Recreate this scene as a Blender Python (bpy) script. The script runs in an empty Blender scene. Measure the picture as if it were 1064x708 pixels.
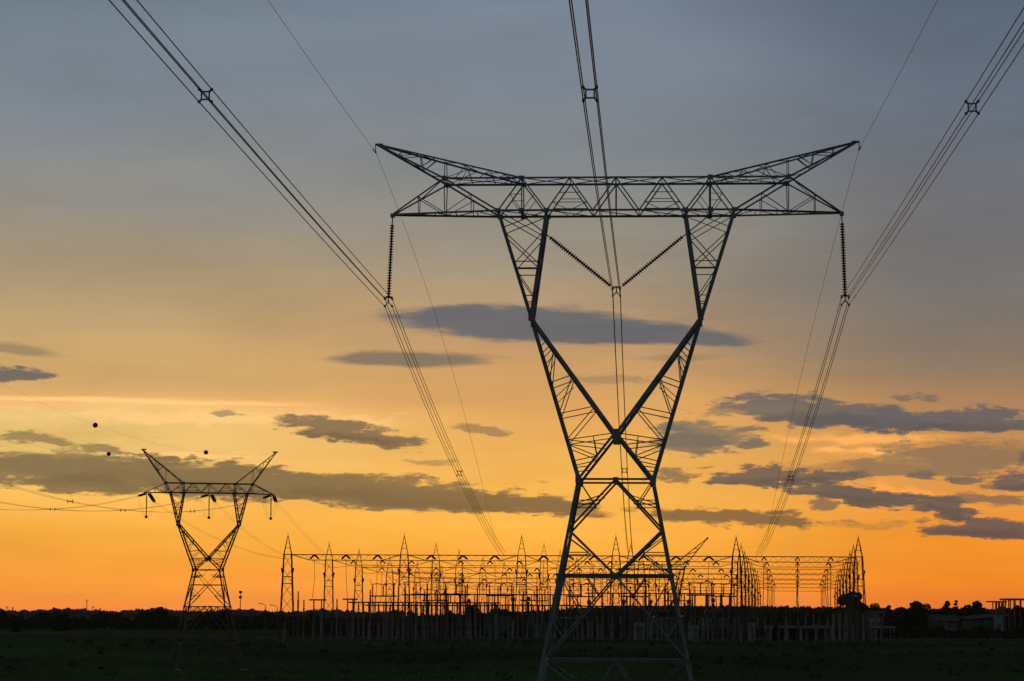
import bpy, math, random
from mathutils import Vector, Matrix
import numpy as np
R = math.radians
random.seed(7); rng = np.random.default_rng(11)
SC = bpy.context.scene
COL = SC.collection

# ------------------------------------------------------------------ camera
F = 2600.0                      # focal length in photo pixels (1064 wide)
EYE = Vector((0, 0, 8.0))
PITCH = math.atan(285.3 / F); ROLL = R(0.25)
fwd = Vector((0, math.cos(PITCH), math.sin(PITCH)))
up0 = Vector((0, -math.sin(PITCH), math.cos(PITCH))); ri0 = Vector((1, 0, 0))
ri = ri0 * math.cos(ROLL) + up0 * math.sin(ROLL)
up = up0 * math.cos(ROLL) - ri0 * math.sin(ROLL)
cd = bpy.data.cameras.new('camera'); cam = bpy.data.objects.new('camera', cd); COL.objects.link(cam)
M = Matrix((ri, up, -fwd)).transposed().to_4x4(); M.translation = EYE
cam.matrix_world = M
cd.sensor_width = 36; cd.sensor_fit = 'HORIZONTAL'; cd.lens = F / 1064 * 36
cd.clip_start = 0.5; cd.clip_end = 30000
SC.camera = cam

def P(px, py, Y):
    """world point at depth Y seen at photo pixel (px, py)"""
    d = fwd * F + ri * (px - 532) + up * (354 - py)
    return EYE + d * (Y / d.y)

# ------------------------------------------------------------------ sky
def lin(c):
    return tuple(((v/255)/12.92 if v/255 <= .04045 else ((v/255+.055)/1.055)**2.4) for v in c) + (1,)
W = bpy.data.worlds.new("World"); SC.world = W; W.use_nodes = True
nt = W.node_tree; nt.nodes.clear()
def N(t, **kw):
    n = nt.nodes.new(t)
    for k, v in kw.items(): setattr(n, k, v)
    return n
def L(a, b): nt.links.new(a, b)
def setin(sock, v):
    if isinstance(v, bpy.types.NodeSocket): L(v, sock)
    else: sock.default_value = v
def math_(op, a, b=0.0, c=None):
    n = N('ShaderNodeMath', operation=op); setin(n.inputs[0], a); setin(n.inputs[1], b)
    if c is not None: setin(n.inputs[2], c)
    return n.outputs[0]
def mrange(v, a, b, c=0.0, d=1.0, it='SMOOTHSTEP'):
    n = N('ShaderNodeMapRange', interpolation_type=it, clamp=True)
    setin(n.inputs[0], v)
    for i, q in enumerate((a, b, c, d)): n.inputs[1+i].default_value = q
    return n.outputs[0]
def mixc(f, a, b):
    n = N('ShaderNodeMix', data_type='RGBA'); setin(n.inputs[0], f); setin(n.inputs[6], a); setin(n.inputs[7], b)
    return n.outputs[2]
tc = N('ShaderNodeTexCoord'); sep = N('ShaderNodeSeparateXYZ'); L(tc.outputs['Generated'], sep.inputs[0])
az = math_('ARCTAN2', sep.outputs[0], sep.outputs[1]); el = math_('ARCSINE', sep.outputs[2])
U = math_('MULTIPLY', az, F)            # azimuth and elevation in units of 1/2600 rad
V = math_('MULTIPLY', el, F)
uv = N('ShaderNodeCombineXYZ'); L(U, uv.inputs[0]); L(V, uv.inputs[1])
def noise(vec, sx, sy, detail=4, rough=.55, off=0):
    m = N('ShaderNodeMapping'); m.inputs['Scale'].default_value = (1/sx, 1/sy, 1); m.inputs['Location'].default_value = (off, off*.7, off)
    L(vec, m.inputs[0]); n = N('ShaderNodeTexNoise', noise_dimensions='3D')
    n.inputs['Scale'].default_value = 1; n.inputs['Detail'].default_value = detail; n.inputs['Roughness'].default_value = rough
    L(m.outputs[0], n.inputs[0]); return n
streak = noise(uv.outputs[0], 520, 60, 4, .5)
Vs = math_('MULTIPLY_ADD', math_('SUBTRACT', streak.outputs['Fac'], .5), 60.0, V)
Vn = mrange(Vs, -100, 900, 0, 1, 'LINEAR')
def ramp(stops):
    n = N('ShaderNodeValToRGB'); e = n.color_ramp.elements
    stops = sorted(((638 - y + 100)/1000, c) for y, c in stops)
    while len(e) < len(stops): e.new(.5)
    for q, (p, c) in zip(e, stops): q.position = p; q.color = lin(c)
    L(Vn, n.inputs[0]); return n.outputs[0]
# y in photo pixels, sRGB
LEFT = ramp([(700,(60,45,35)),(645,(215,128,62)),(632,(250,140,46)),(600,(254,157,50)),(560,(254,178,66)),(520,(250,190,92)),(470,(240,198,118)),
    (435,(239,199,126)),(424,(245,192,124)),(414,(222,172,108)),(395,(202,164,106)),(340,(186,157,112)),(280,(164,148,121)),(210,(138,138,133)),(130,(122,134,145)),(50,(114,129,143)),(-20,(103,120,137)),(-160,(69,87,106)),])
MID = ramp([(700,(60,45,35)),(645,(225,130,62)),(632,(258,150,52)),(600,(258,168,58)),(560,(256,180,66)),(520,(250,184,82)),(470,(238,178,90)),
    (430,(226,168,96)),(395,(206,158,100)),(340,(184,150,110)),(290,(160,147,124)),(230,(140,139,130)),(170,(124,134,139)),(90,(119,132,146)),(10,(115,129,146)),(-20,(109,123,140)),(-160,(75,91,110))])
RIGHT = ramp([(700,(60,40,30)),(645,(205,110,45)),(632,(244,124,26)),(600,(248,138,26)),(560,(242,147,42)),(520,(226,150,66)),(470,(206,144,78)),
    (430,(176,132,90)),(395,(148,123,98)),(340,(126,116,106)),(280,(114,112,113)),(200,(105,110,118)),(110,(96,109,125)),(20,(86,101,119)),(-20,(81,95,112)),(-160,(61,75,94))])
sky = mixc(mrange(U, -430, 60), LEFT, mixc(mrange(U, 90, 480), MID, RIGHT))
veil = noise(uv.outputs[0], 330, 90, 5, .55, 9.2)
fib = noise(uv.outputs[0], 150, 7, 4, .6, 4.4)
vs_ = N('ShaderNodeVectorMath', operation='SCALE'); L(sky, vs_.inputs[0])
L(math_('MULTIPLY_ADD', math_('SUBTRACT', fib.outputs['Fac'], .5), mrange(V, 150, 330, .16, .03), math_('MULTIPLY_ADD', veil.outputs['Fac'], .5, .775)), vs_.inputs['Scale'])
sky = vs_.outputs[0]
vs2 = N('ShaderNodeVectorMath', operation='SCALE'); L(sky, vs2.inputs[0]); L(mrange(V, -5, 70, 1.3, 1.0, 'SMOOTHSTEP'), vs2.inputs['Scale']); sky = vs2.outputs[0]
# clouds: (photo x, y, half width, half height, tilt deg, colour, opacity, edge softness)
warp1 = noise(uv.outputs[0], 34, 15, 6, .62, 3.1)
warp2 = noise(uv.outputs[0], 130, 40, 3, .5, 7.7)
def vadd(vec, nz, ax, ay):
    s = N('ShaderNodeVectorMath', operation='SUBTRACT'); L(nz.outputs['Color'], s.inputs[0]); s.inputs[1].default_value = (.5,.5,.5)
    m = N('ShaderNodeVectorMath', operation='MULTIPLY'); L(s.outputs[0], m.inputs[0]); m.inputs[1].default_value = (ax, ay, 0)
    a = N('ShaderNodeVectorMath', operation='ADD'); L(vec, a.inputs[0]); L(m.outputs[0], a.inputs[1]); return a.outputs[0]
soft_uv = vadd(uv.outputs[0], warp2, 90, 12)
lump_uv = vadd(vadd(uv.outputs[0], warp1, 44, 20), warp2, 60, 14)
tone = noise(uv.outputs[0], 80, 13, 6, .65, 1.3)
fine = noise(uv.outputs[0], 26, 8, 6, .68, 5.3)
ROUGH = math_('MULTIPLY_ADD', fine.outputs['Fac'], 1.5, math_('MULTIPLY_ADD', tone.outputs['Fac'], 2.1, -1.8))
ROUGH_SOFT = math_('MULTIPLY_ADD', tone.outputs['Fac'], 1.0, -.5)
def cloud(x, y, rx, ry, tilt, c, op=.9, soft=.45, lump=True, flat=None):
    global sky
    mp = N('ShaderNodeMapping', vector_type='TEXTURE')
    mp.inputs['Location'].default_value = (x-532, 638-y, 0); mp.inputs['Rotation'].default_value = (0, 0, R(tilt)); mp.inputs['Scale'].default_value = (rx, ry, 1e6)
    L(lump_uv if lump else soft_uv, mp.inputs[0])
    vec = mp.outputs[0]
    flat = flat or 1.4
    if flat:                                    # squash the lower half: a flat cloud base
        s = N('ShaderNodeSeparateXYZ'); L(vec, s.inputs[0])
        lo = math_('MULTIPLY', math_('MINIMUM', s.outputs[1], 0.0), flat)
        yy = math_('ADD', math_('MAXIMUM', s.outputs[1], 0.0), lo)
        cb = N('ShaderNodeCombineXYZ'); L(s.outputs[0], cb.inputs[0]); L(yy, cb.inputs[1]); vec = cb.outputs[0]
    ln = N('ShaderNodeVectorMath', operation='LENGTH'); L(vec, ln.inputs[0])
    d = math_('ADD', ln.outputs['Value'], ROUGH if lump else ROUGH_SOFT)
    m = mrange(d, 1.0 - soft*.85, 1.0 + soft*.15, 1 - op, 1.0)          # what still shows through
    cc = lin((c[0]*.85, c[1]*.925, c[2]*.95))[:3] if c[0] < 230 else lin(c)[:3]; op = min(.97, op*1.04); soft = min(.97, soft*1.9)
    df = N('ShaderNodeVectorMath', operation='SUBTRACT'); L(sky, df.inputs[0]); df.inputs[1].default_value = cc
    sc_ = N('ShaderNodeVectorMath', operation='SCALE'); L(df.outputs[0], sc_.inputs[0]); L(m, sc_.inputs['Scale'])
    ad_ = N('ShaderNodeVectorMath', operation='ADD'); L(sc_.outputs[0], ad_.inputs[0]); ad_.inputs[1].default_value = cc
    sky = ad_.outputs[0]
G = (112,106,104)
cloud(850, 330, 330, 120, 0, (108,109,111), .3, .9, False)
cloud(120, 421, 230, 4, 0, (276,212,134), .8, .9, False)
cloud(210, 438, 260, 11, 0, (268,214,140), .55, .9, True)
cloud(150, 478, 120, 6, 0, (270,214,134), .5, .9, True)
cloud(890, 455, 110, 9, 0, (272,190,96), .7, .9, True)
cloud(960, 512, 90, 5, -6, (275,176,84), .7, .9)
cloud(900, 470, 70, 5, 0, (278,196,104), .7, .9)
cloud(235, 504, 355, 19, -4.3, (146,118,80), .95, .35, False)
cloud(500, 522, 120, 10, -5, (146,112,74), .9, .6, False)
cloud(110, 500, 300, 22, -3, (150,122,84), .92, .35, True)
cloud(360, 512, 250, 21, -4, (146,117,80), .92, .35, True)
cloud(545, 526, 100, 13, -5, (150,113,74), .85, .5, True)
cloud(750, 536, 120, 12, -3, (134,102,72), .9, .45)
cloud(560, 341, 165, 25, -3, (96,104,114), .93, .4, False, 1.5)
cloud(665, 349, 130, 14, -3, (102,106,112), .9, .5, False, 1.4)
cloud(470, 327, 62, 10, 0, (104,108,114), .8, .6, False, 1.2)
cloud(428, 375, 105, 13, 0, (124,114,104), .85, .5, False)
cloud(354, 450, 92, 12, -9, (130,108,84), .9, .4)
cloud(502, 447, 36, 7, -8, (150,120,88), .7, .5)
cloud(440, 481, 36, 5, -3, (172,132,86), .6, .6)
cloud(233, 432, 18, 4, 0, (160,130,90), .7, .6)
cloud(50, 461, 46, 8, -4, (140,114,82), .9, .5)
cloud(118, 468, 28, 7, -6, (142,116,84), .9, .5)
cloud(6, 397, 52, 9, 0, (104,104,104), .93, .55, True)
cloud(18, 372, 60, 8, -4, (140,124,100), .6, .7, False)
cloud(60, 462, 130, 22, 0, (226,180,100), .3, .8)
cloud(860, 432, 120, 21, -6, (112,106,104), .92, .4, True)
cloud(990, 441, 140, 15, -1, (108,102,104), .92, .4, True)
cloud(775, 428, 65, 7, 4, (140,120,100), .7, .6)
cloud(945, 414, 28, 5, -4, (128,114,102), .8, .5)
cloud(716, 464, 46, 19, -4, (128,112,98), .88, .5)
cloud(778, 464, 18, 9, 0, (122,108,96), .85, .5)
cloud(775, 447, 24, 6, 0, (130,112,96), .85, .5)
cloud(705, 492, 42, 9, -3, (140,112,86), .85, .5)
cloud(960, 484, 112, 18, 3, (184,134,88), .85, .4)
cloud(985, 474, 34, 12, 0, (182,134,90), .85, .4)
cloud(925, 478, 30, 9, 0, (186,138,90), .8, .4)
cloud(1000, 478, 90, 20, -2, (170,126,94), .8, .5)
cloud(900, 488, 90, 12, -2, (172,126,88), .75, .5)
cloud(725, 455, 60, 22, -8, (126,114,102), .8, .5)
cloud(1010, 520, 70, 9, -6, (128,104,90), .8, .5)
cloud(905, 516, 60, 8, -8, (120,102,90), .8, .5)
cloud(1045, 478, 50, 20, 0, (174,126,90), .7, .5)
cloud(812, 497, 80, 13, -3, (112,98,90), .93, .35)
cloud(868, 514, 74, 13, -9, (112,98,90), .93, .35)
cloud(848, 524, 18, 8, 0, (128,104,86), .8, .5)
cloud(962, 526, 46, 15, -10, (112,96,90), .93, .4)
cloud(1020, 549, 80, 14, -5, (110,92,88), .93, .4)
cloud(950, 494, 20, 7, 0, (124,104,96), .85, .5)
cloud(992, 496, 22, 6, 0, (126,104,94), .85, .5)
cloud(1050, 503, 44, 15, 5, (110,96,94), .9, .5)
cloud(1060, 480, 24, 8, 0, (112,98,98), .8, .5)
cloud(900, 545, 60, 5, 3, (200,130,66), .5, .7)
cloud(835, 127, 26, 6, 0, (134,132,130), .3, .8, False)
# smaller darker overlays paint interior shading into the larger clouds
for q in ((150, 508, 210, 9, -3, (128,104,74)), (370, 517, 170, 8, -4, (126,100,70)), (880, 440, 110, 9, -4, (92,90,92)), (1000, 446, 110, 7, -1, (90,88,90)),
          (815, 501, 62, 6, -3, (96,84,78)), (870, 518, 58, 6, -9, (96,84,78)), (968, 530, 34, 7, -10, (96,82,78)), (1025, 553, 66, 7, -5, (94,78,76)), (1050, 507, 36, 7, 4, (94,82,82)), (355, 453, 70, 6, -7, (108,90,72))):
    cloud(*q, .6, .95)
cloud(700, 372, 60, 6, 0, (150,128,104), .5, .8, False)
cloud(640, 395, 50, 7, 0, (150,126,100), .5, .8)
# afternoon's far side: dim grey-blue dusk overhead and behind the camera, plus the physical sky
back = mrange(math_('ABSOLUTE', az), 0.35, 1.7)
nis = N('ShaderNodeTexSky', sky_type='NISHITA'); nis.sun_disc = False
SUN_EL, SUN_AZ = R(1.0), R(-3.0)
nis.sun_elevation = SUN_EL; nis.sun_rotation = SUN_AZ; nis.altitude = 60; nis.dust_density = 2.0
eastr = N('ShaderNodeValToRGB'); e = eastr.color_ramp.elements
e[0].position = 0; e[0].color = lin((84,90,94)); e[1].position = 1; e[1].color = lin((48,61,70))
L(mrange(el, 0, 1.2, 0, 1, 'LINEAR'), eastr.inputs[0])
sky = mixc(mrange(el, .27, .9), sky, eastr.outputs[0])
sky = mixc(back, sky, eastr.outputs[0])
sky = mixc(mrange(el, -.012, -.002), lin((24,24,24)), sky)
bg1 = N('ShaderNodeBackground'); L(sky, bg1.inputs[0]); bg1.inputs[1].default_value = 0.97
bg2 = N('ShaderNodeBackground'); L(nis.outputs[0], bg2.inputs[0]); bg2.inputs[1].default_value = 0.004
ad = N('ShaderNodeAddShader'); L(bg1.outputs[0], ad.inputs[0]); L(bg2.outputs[0], ad.inputs[1])
wo = N('ShaderNodeOutputWorld'); L(ad.outputs[0], wo.inputs[0])

# the sun has gone behind the cloud bank at the horizon: a last weak warm light from ahead
sl = bpy.data.lights.new('sun', 'SUN'); sl.energy = 0.12; sl.angle = R(0.5); sl.color = (1, .62, .32)
so = bpy.data.objects.new('sun', sl); COL.objects.link(so)
so.rotation_euler = Vector((-math.sin(SUN_AZ)*math.cos(SUN_EL), -math.cos(SUN_AZ)*math.cos(SUN_EL), -math.sin(SUN_EL))).to_track_quat('-Z', 'Y').to_euler()
vs = SC.view_settings; vs.view_transform = 'Standard'; vs.look = 'None'; vs.exposure = 0; vs.gamma = 1; vs.use_curve_mapping = False
SC.render.filter_size = 1.5 if hasattr(SC.render, 'filter_size') else 1.5

# ------------------------------------------------------------------ materials
def mat(name, c1, c2=None, scale=3.0, rough=.8, metal=0.0, bump=0.0, detail=4, stretch=(1,1,1), spec=.35, vary=0.0):
    m = bpy.data.materials.new(name); m.use_nodes = True; t = m.node_tree
    b = t.nodes['Principled BSDF']; b.inputs['Roughness'].default_value = rough; b.inputs['Metallic'].default_value = metal; b.inputs['Specular IOR Level'].default_value = spec
    c2 = c2 or tuple(v*.7 for v in c1)
    tx = t.nodes.new('ShaderNodeTexCoord'); mp = t.nodes.new('ShaderNodeMapping'); mp.inputs['Scale'].default_value = stretch
    nz = t.nodes.new('ShaderNodeTexNoise'); nz.inputs['Scale'].default_value = scale; nz.inputs['Detail'].default_value = detail
    t.links.new(tx.outputs['Object'], mp.inputs[0]); t.links.new(mp.outputs[0], nz.inputs[0])
    mx = t.nodes.new('ShaderNodeMix'); mx.data_type = 'RGBA'
    rp = t.nodes.new('ShaderNodeMapRange'); rp.inputs[1].default_value = .35; rp.inputs[2].default_value = .65
    t.links.new(nz.outputs['Fac'], rp.inputs[0]); t.links.new(rp.outputs[0], mx.inputs[0])
    mx.inputs[6].default_value = (*c1, 1); mx.inputs[7].default_value = (*c2, 1)
    out = mx.outputs[2]
    if vary:                     # each object a slightly different tone
        oi = t.nodes.new('ShaderNodeObjectInfo'); mr = t.nodes.new('ShaderNodeMapRange'); mr.inputs[3].default_value = 1-vary; mr.inputs[4].default_value = 1+vary*.6
        t.links.new(oi.outputs['Random'], mr.inputs[0]); hv = t.nodes.new('ShaderNodeHueSaturation')
        t.links.new(mr.outputs[0], hv.inputs['Value']); t.links.new(out, hv.inputs['Color']); out = hv.outputs[0]
    t.links.new(out, b.inputs['Base Color'])
    if bump:
        bp = t.nodes.new('ShaderNodeBump'); bp.inputs['Strength'].default_value = bump
        t.links.new(nz.outputs['Fac'], bp.inputs['Height']); t.links.new(bp.outputs[0], b.inputs['Normal'])
    return m
STEEL = mat('galvanised_steel', (.34,.375,.39), (.21,.235,.25), 1.4, .7, .3)
STEEL2 = mat('weathered_steel', (.18,.17,.16), (.11,.105,.10), 1.0, .65, .2)
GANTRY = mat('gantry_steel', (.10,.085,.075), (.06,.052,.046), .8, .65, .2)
WIRE = mat('aluminium_wire', (.12,.115,.11), (.08,.078,.075), 2.0, .55, .4)
CERAM = mat('insulator_glaze', (.05,.035,.03), (.03,.022,.02), 6, .35)
BALL = mat('marker_ball_paint', (.20,.06,.03), (.14,.045,.025), 3, .6)
CONC = mat('concrete', (.28,.265,.25), (.17,.165,.155), 1.6, .95, 0, .2, spec=.05, vary=.6)
WHITE = mat('limewashed_wall', (.42,.41,.40), (.28,.275,.27), 1.2, .95, spec=.05, vary=.3)
ROOF = mat('roof_sheet', (.13,.12,.12), (.08,.075,.075), 1.0, .9, spec=.05)
DARKM = mat('painted_equipment', (.16,.17,.17), (.10,.105,.105), 1.5, .6)
BARK = mat('bark', (.07,.05,.035), (.04,.03,.02), 5, .95)
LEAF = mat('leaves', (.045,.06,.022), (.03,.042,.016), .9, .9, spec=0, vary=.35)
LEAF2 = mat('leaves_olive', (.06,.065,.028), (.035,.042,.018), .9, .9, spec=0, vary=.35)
GRASSM = mat('grass_blades', (.11,.18,.055), (.06,.065,.035), .045, .9, spec=0)
GROUND = mat('ground_soil', (.085,.145,.045), (.055,.05,.035), .04, .95, 0, .4, 6, (.55,1.5,1), spec=0)
TRACK = mat('dirt_track', (.22,.17,.12), (.15,.12,.09), .4, .95, spec=0)

# ------------------------------------------------------------------ mesh helpers
class MB:
    def __init__(s): s.v = []; s.f = []
    def add(s, vs, fs):
        o = len(s.v); s.v += [tuple(q) for q in vs]; s.f += [tuple(i+o for i in f) for f in fs]
    def frame(s, p, q):
        d = (q - p); d.normalize()
        a = Vector((0,0,1)) if abs(d.z) < .95 else Vector((0,1,0))
        x = d.cross(a).normalized(); y = d.cross(x).normalized(); return x, y
    def bar(s, p, q, w, h=None):
        p = Vector(p); q = Vector(q); h = h or w; x, y = s.frame(p, q); x = x*w/2; y = y*h/2
        s.add([p-x-y,p+x-y,p+x+y,p-x+y,q-x-y,q+x-y,q+x+y,q-x+y],
              [(3,2,1,0),(4,5,6,7),(0,1,5,4),(1,2,6,5),(2,3,7,6),(3,0,4,7)])
    def ang(s, p, q, w, flip=1):
        """steel angle (L profile) along p-q"""
        p = Vector(p); q = Vector(q); t = w*.16; x, y = s.frame(p, q); x = x*flip
        pr = [(-.5,-.5),(.5,-.5),(.5,-.5+.16),(-.5+.16,-.5+.16),(-.5+.16,.5),(-.5,.5)]
        vs = [e + x*(a*w) + y*(b*w) for e in (p, q) for a, b in pr]
        s.add(vs, [tuple(range(5,-1,-1)), tuple(range(6,12))] + [(i,(i+1)%6,6+(i+1)%6,6+i) for i in range(6)])
    def tube(s, pts, r, n=6, r2=None, cap=True):
        pts = [Vector(p) for p in pts]; m = len(pts); o = len(s.v)
        for i, p in enumerate(pts):
            d0 = pts[max(i-1,0)]; d1 = pts[min(i+1,m-1)]; x, y = s.frame(d0.copy(), d1.copy())
            rr = r if r2 is None else r + (r2-r)*i/(m-1)
            for k in range(n):
                a = 2*math.pi*k/n; s.v.append(tuple(p + x*(math.cos(a)*rr) + y*(math.sin(a)*rr)))
        for i in range(m-1):
            for k in range(n):
                s.f.append((o+i*n+k, o+i*n+(k+1)%n, o+(i+1)*n+(k+1)%n, o+(i+1)*n+k))
        if cap: s.f.append(tuple(o+k for k in range(n-1,-1,-1))); s.f.append(tuple(o+(m-1)*n+k for k in range(n)))
    def lathe(s, prof, A, B, n=10):
        """profile of (t along A-B in metres, radius)"""
        A = Vector(A); B = Vector(B); d = (B-A).normalized(); x, y = s.frame(A.copy(), B.copy()); o = len(s.v)
        for t, r in prof:
            for k in range(n):
                a = 2*math.pi*k/n; s.v.append(tuple(A + d*t + x*(math.cos(a)*r) + y*(math.sin(a)*r)))
        for i in range(len(prof)-1):
            for k in range(n):
                s.f.append((o+i*n+k, o+i*n+(k+1)%n, o+(i+1)*n+(k+1)%n, o+(i+1)*n+k))
        s.f.append(tuple(o+k for k in range(n-1,-1,-1))); q = o+(len(prof)-1)*n; s.f.append(tuple(q+k for k in range(n)))
    def box(s, c, d):
        x,y,z = c; a,b,h = d[0]/2,d[1]/2,d[2]/2
        s.add([(x-a,y-b,z-h),(x+a,y-b,z-h),(x+a,y+b,z-h),(x-a,y+b,z-h),(x-a,y-b,z+h),(x+a,y-b,z+h),(x+a,y+b,z+h),(x-a,y+b,z+h)],
              [(3,2,1,0),(4,5,6,7),(0,1,5,4),(1,2,6,5),(2,3,7,6),(3,0,4,7)])
    def sphere(s, c, r, n=12, m=8):
        c = Vector(c)
        s.lathe([(r-r*math.cos(math.pi*i/m), max(r*math.sin(math.pi*i/m), .002)) for i in range(m+1)], c-Vector((0,0,r)), c+Vector((0,0,r)), n)
    def build(s, name, m, parent=None, loc=None):
        me = bpy.data.meshes.new(name); me.from_pydata(s.v, [], s.f); me.materials.append(m); me.update()
        o = bpy.data.objects.new(name, me); COL.objects.link(o)
        if parent: o.parent = parent
        if loc: o.location = loc
        return o
def tag(o, label=None, cat=None, group=None, kind=None):
    if label: o['label'] = label
    if cat: o['category'] = cat
    if group: o['group'] = group
    if kind: o['kind'] = kind
    return o
def empty(name, loc, rz=0, label=None, cat=None, group=None):
    o = bpy.data.objects.new(name, None); COL.objects.link(o); o.location = loc; o.rotation_euler = (0,0,rz)
    o.empty_display_size = .5
    return tag(o, label, cat, group)
def copy_tree(o, parent=None):
    c = o.copy(); COL.objects.link(c)
    if parent: c.parent = parent
    for ch in o.children: copy_tree(ch, c)
    return c
V3 = lambda x, y, z: Vector((x, y, z))
def lerp(a, b, t): return a + (b-a)*t
def lace(mb, A0, A1, B0, B1, n, w, rungs=False, start=0):
    """zigzag lacing between two members"""
    a = [lerp(A0, A1, i/n) for i in range(n+1)]; b = [lerp(B0, B1, i/n) for i in range(n+1)]
    for i in range(n):
        if (i+start) % 2 == 0: mb.ang(a[i], b[i+1], w)
        else: mb.ang(b[i], a[i+1], w)
        if rungs and i > 0: mb.ang(a[i], b[i], w)
def cross(mb, A0, A1, B0, B1, n, w, rungs=True):
    a = [lerp(A0, A1, i/n) for i in range(n+1)]; b = [lerp(B0, B1, i/n) for i in range(n+1)]
    for i in range(n):
        mb.ang(a[i], b[i+1], w); mb.ang(b[i], a[i+1], w, -1)
        if rungs and i > 0: mb.ang(a[i], b[i], w)

# ------------------------------------------------------------------ ground
PLAT = 5.0
def sm(t): t = max(0, min(1, t)); return t*t*(3-2*t)
def terrain(x, y):
    s = sm((y-205)/(287-205))
    b = .22*math.sin(x*.11+y*.05) + .16*math.sin(x*.043-y*.13+1.3) + .08*math.sin(x*.31+y*.23)
    return PLAT*s + b*(.35+.65*math.sin(math.pi*s)) * (1 - sm((y-275)/14))
ys = list(np.arange(-200, 180, 20.)) + list(np.arange(180, 300, 1.5)) + list(np.arange(300, 600, 12.)) + [650,750,900,1200,1800,3000,5000,7500]
xs = [-7500,-5000,-3000,-1500,-800,-450,-250,-160] + list(np.arange(-110, 111, 2.5)) + [160,250,450,800,1500,3000,5000,7500]
g = MB()
for y in ys:
    for x in xs: g.v.append((x, y, terrain(x, y)))
nx = len(xs)
for j in range(len(ys)-1):
    for i in range(nx-1): g.f.append((j*nx+i, j*nx+i+1, (j+1)*nx+i+1, (j+1)*nx+i))
go = g.build('ground', GROUND); tag(go, kind='structure')
for p in go.data.polygons: p.use_smooth = True

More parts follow.
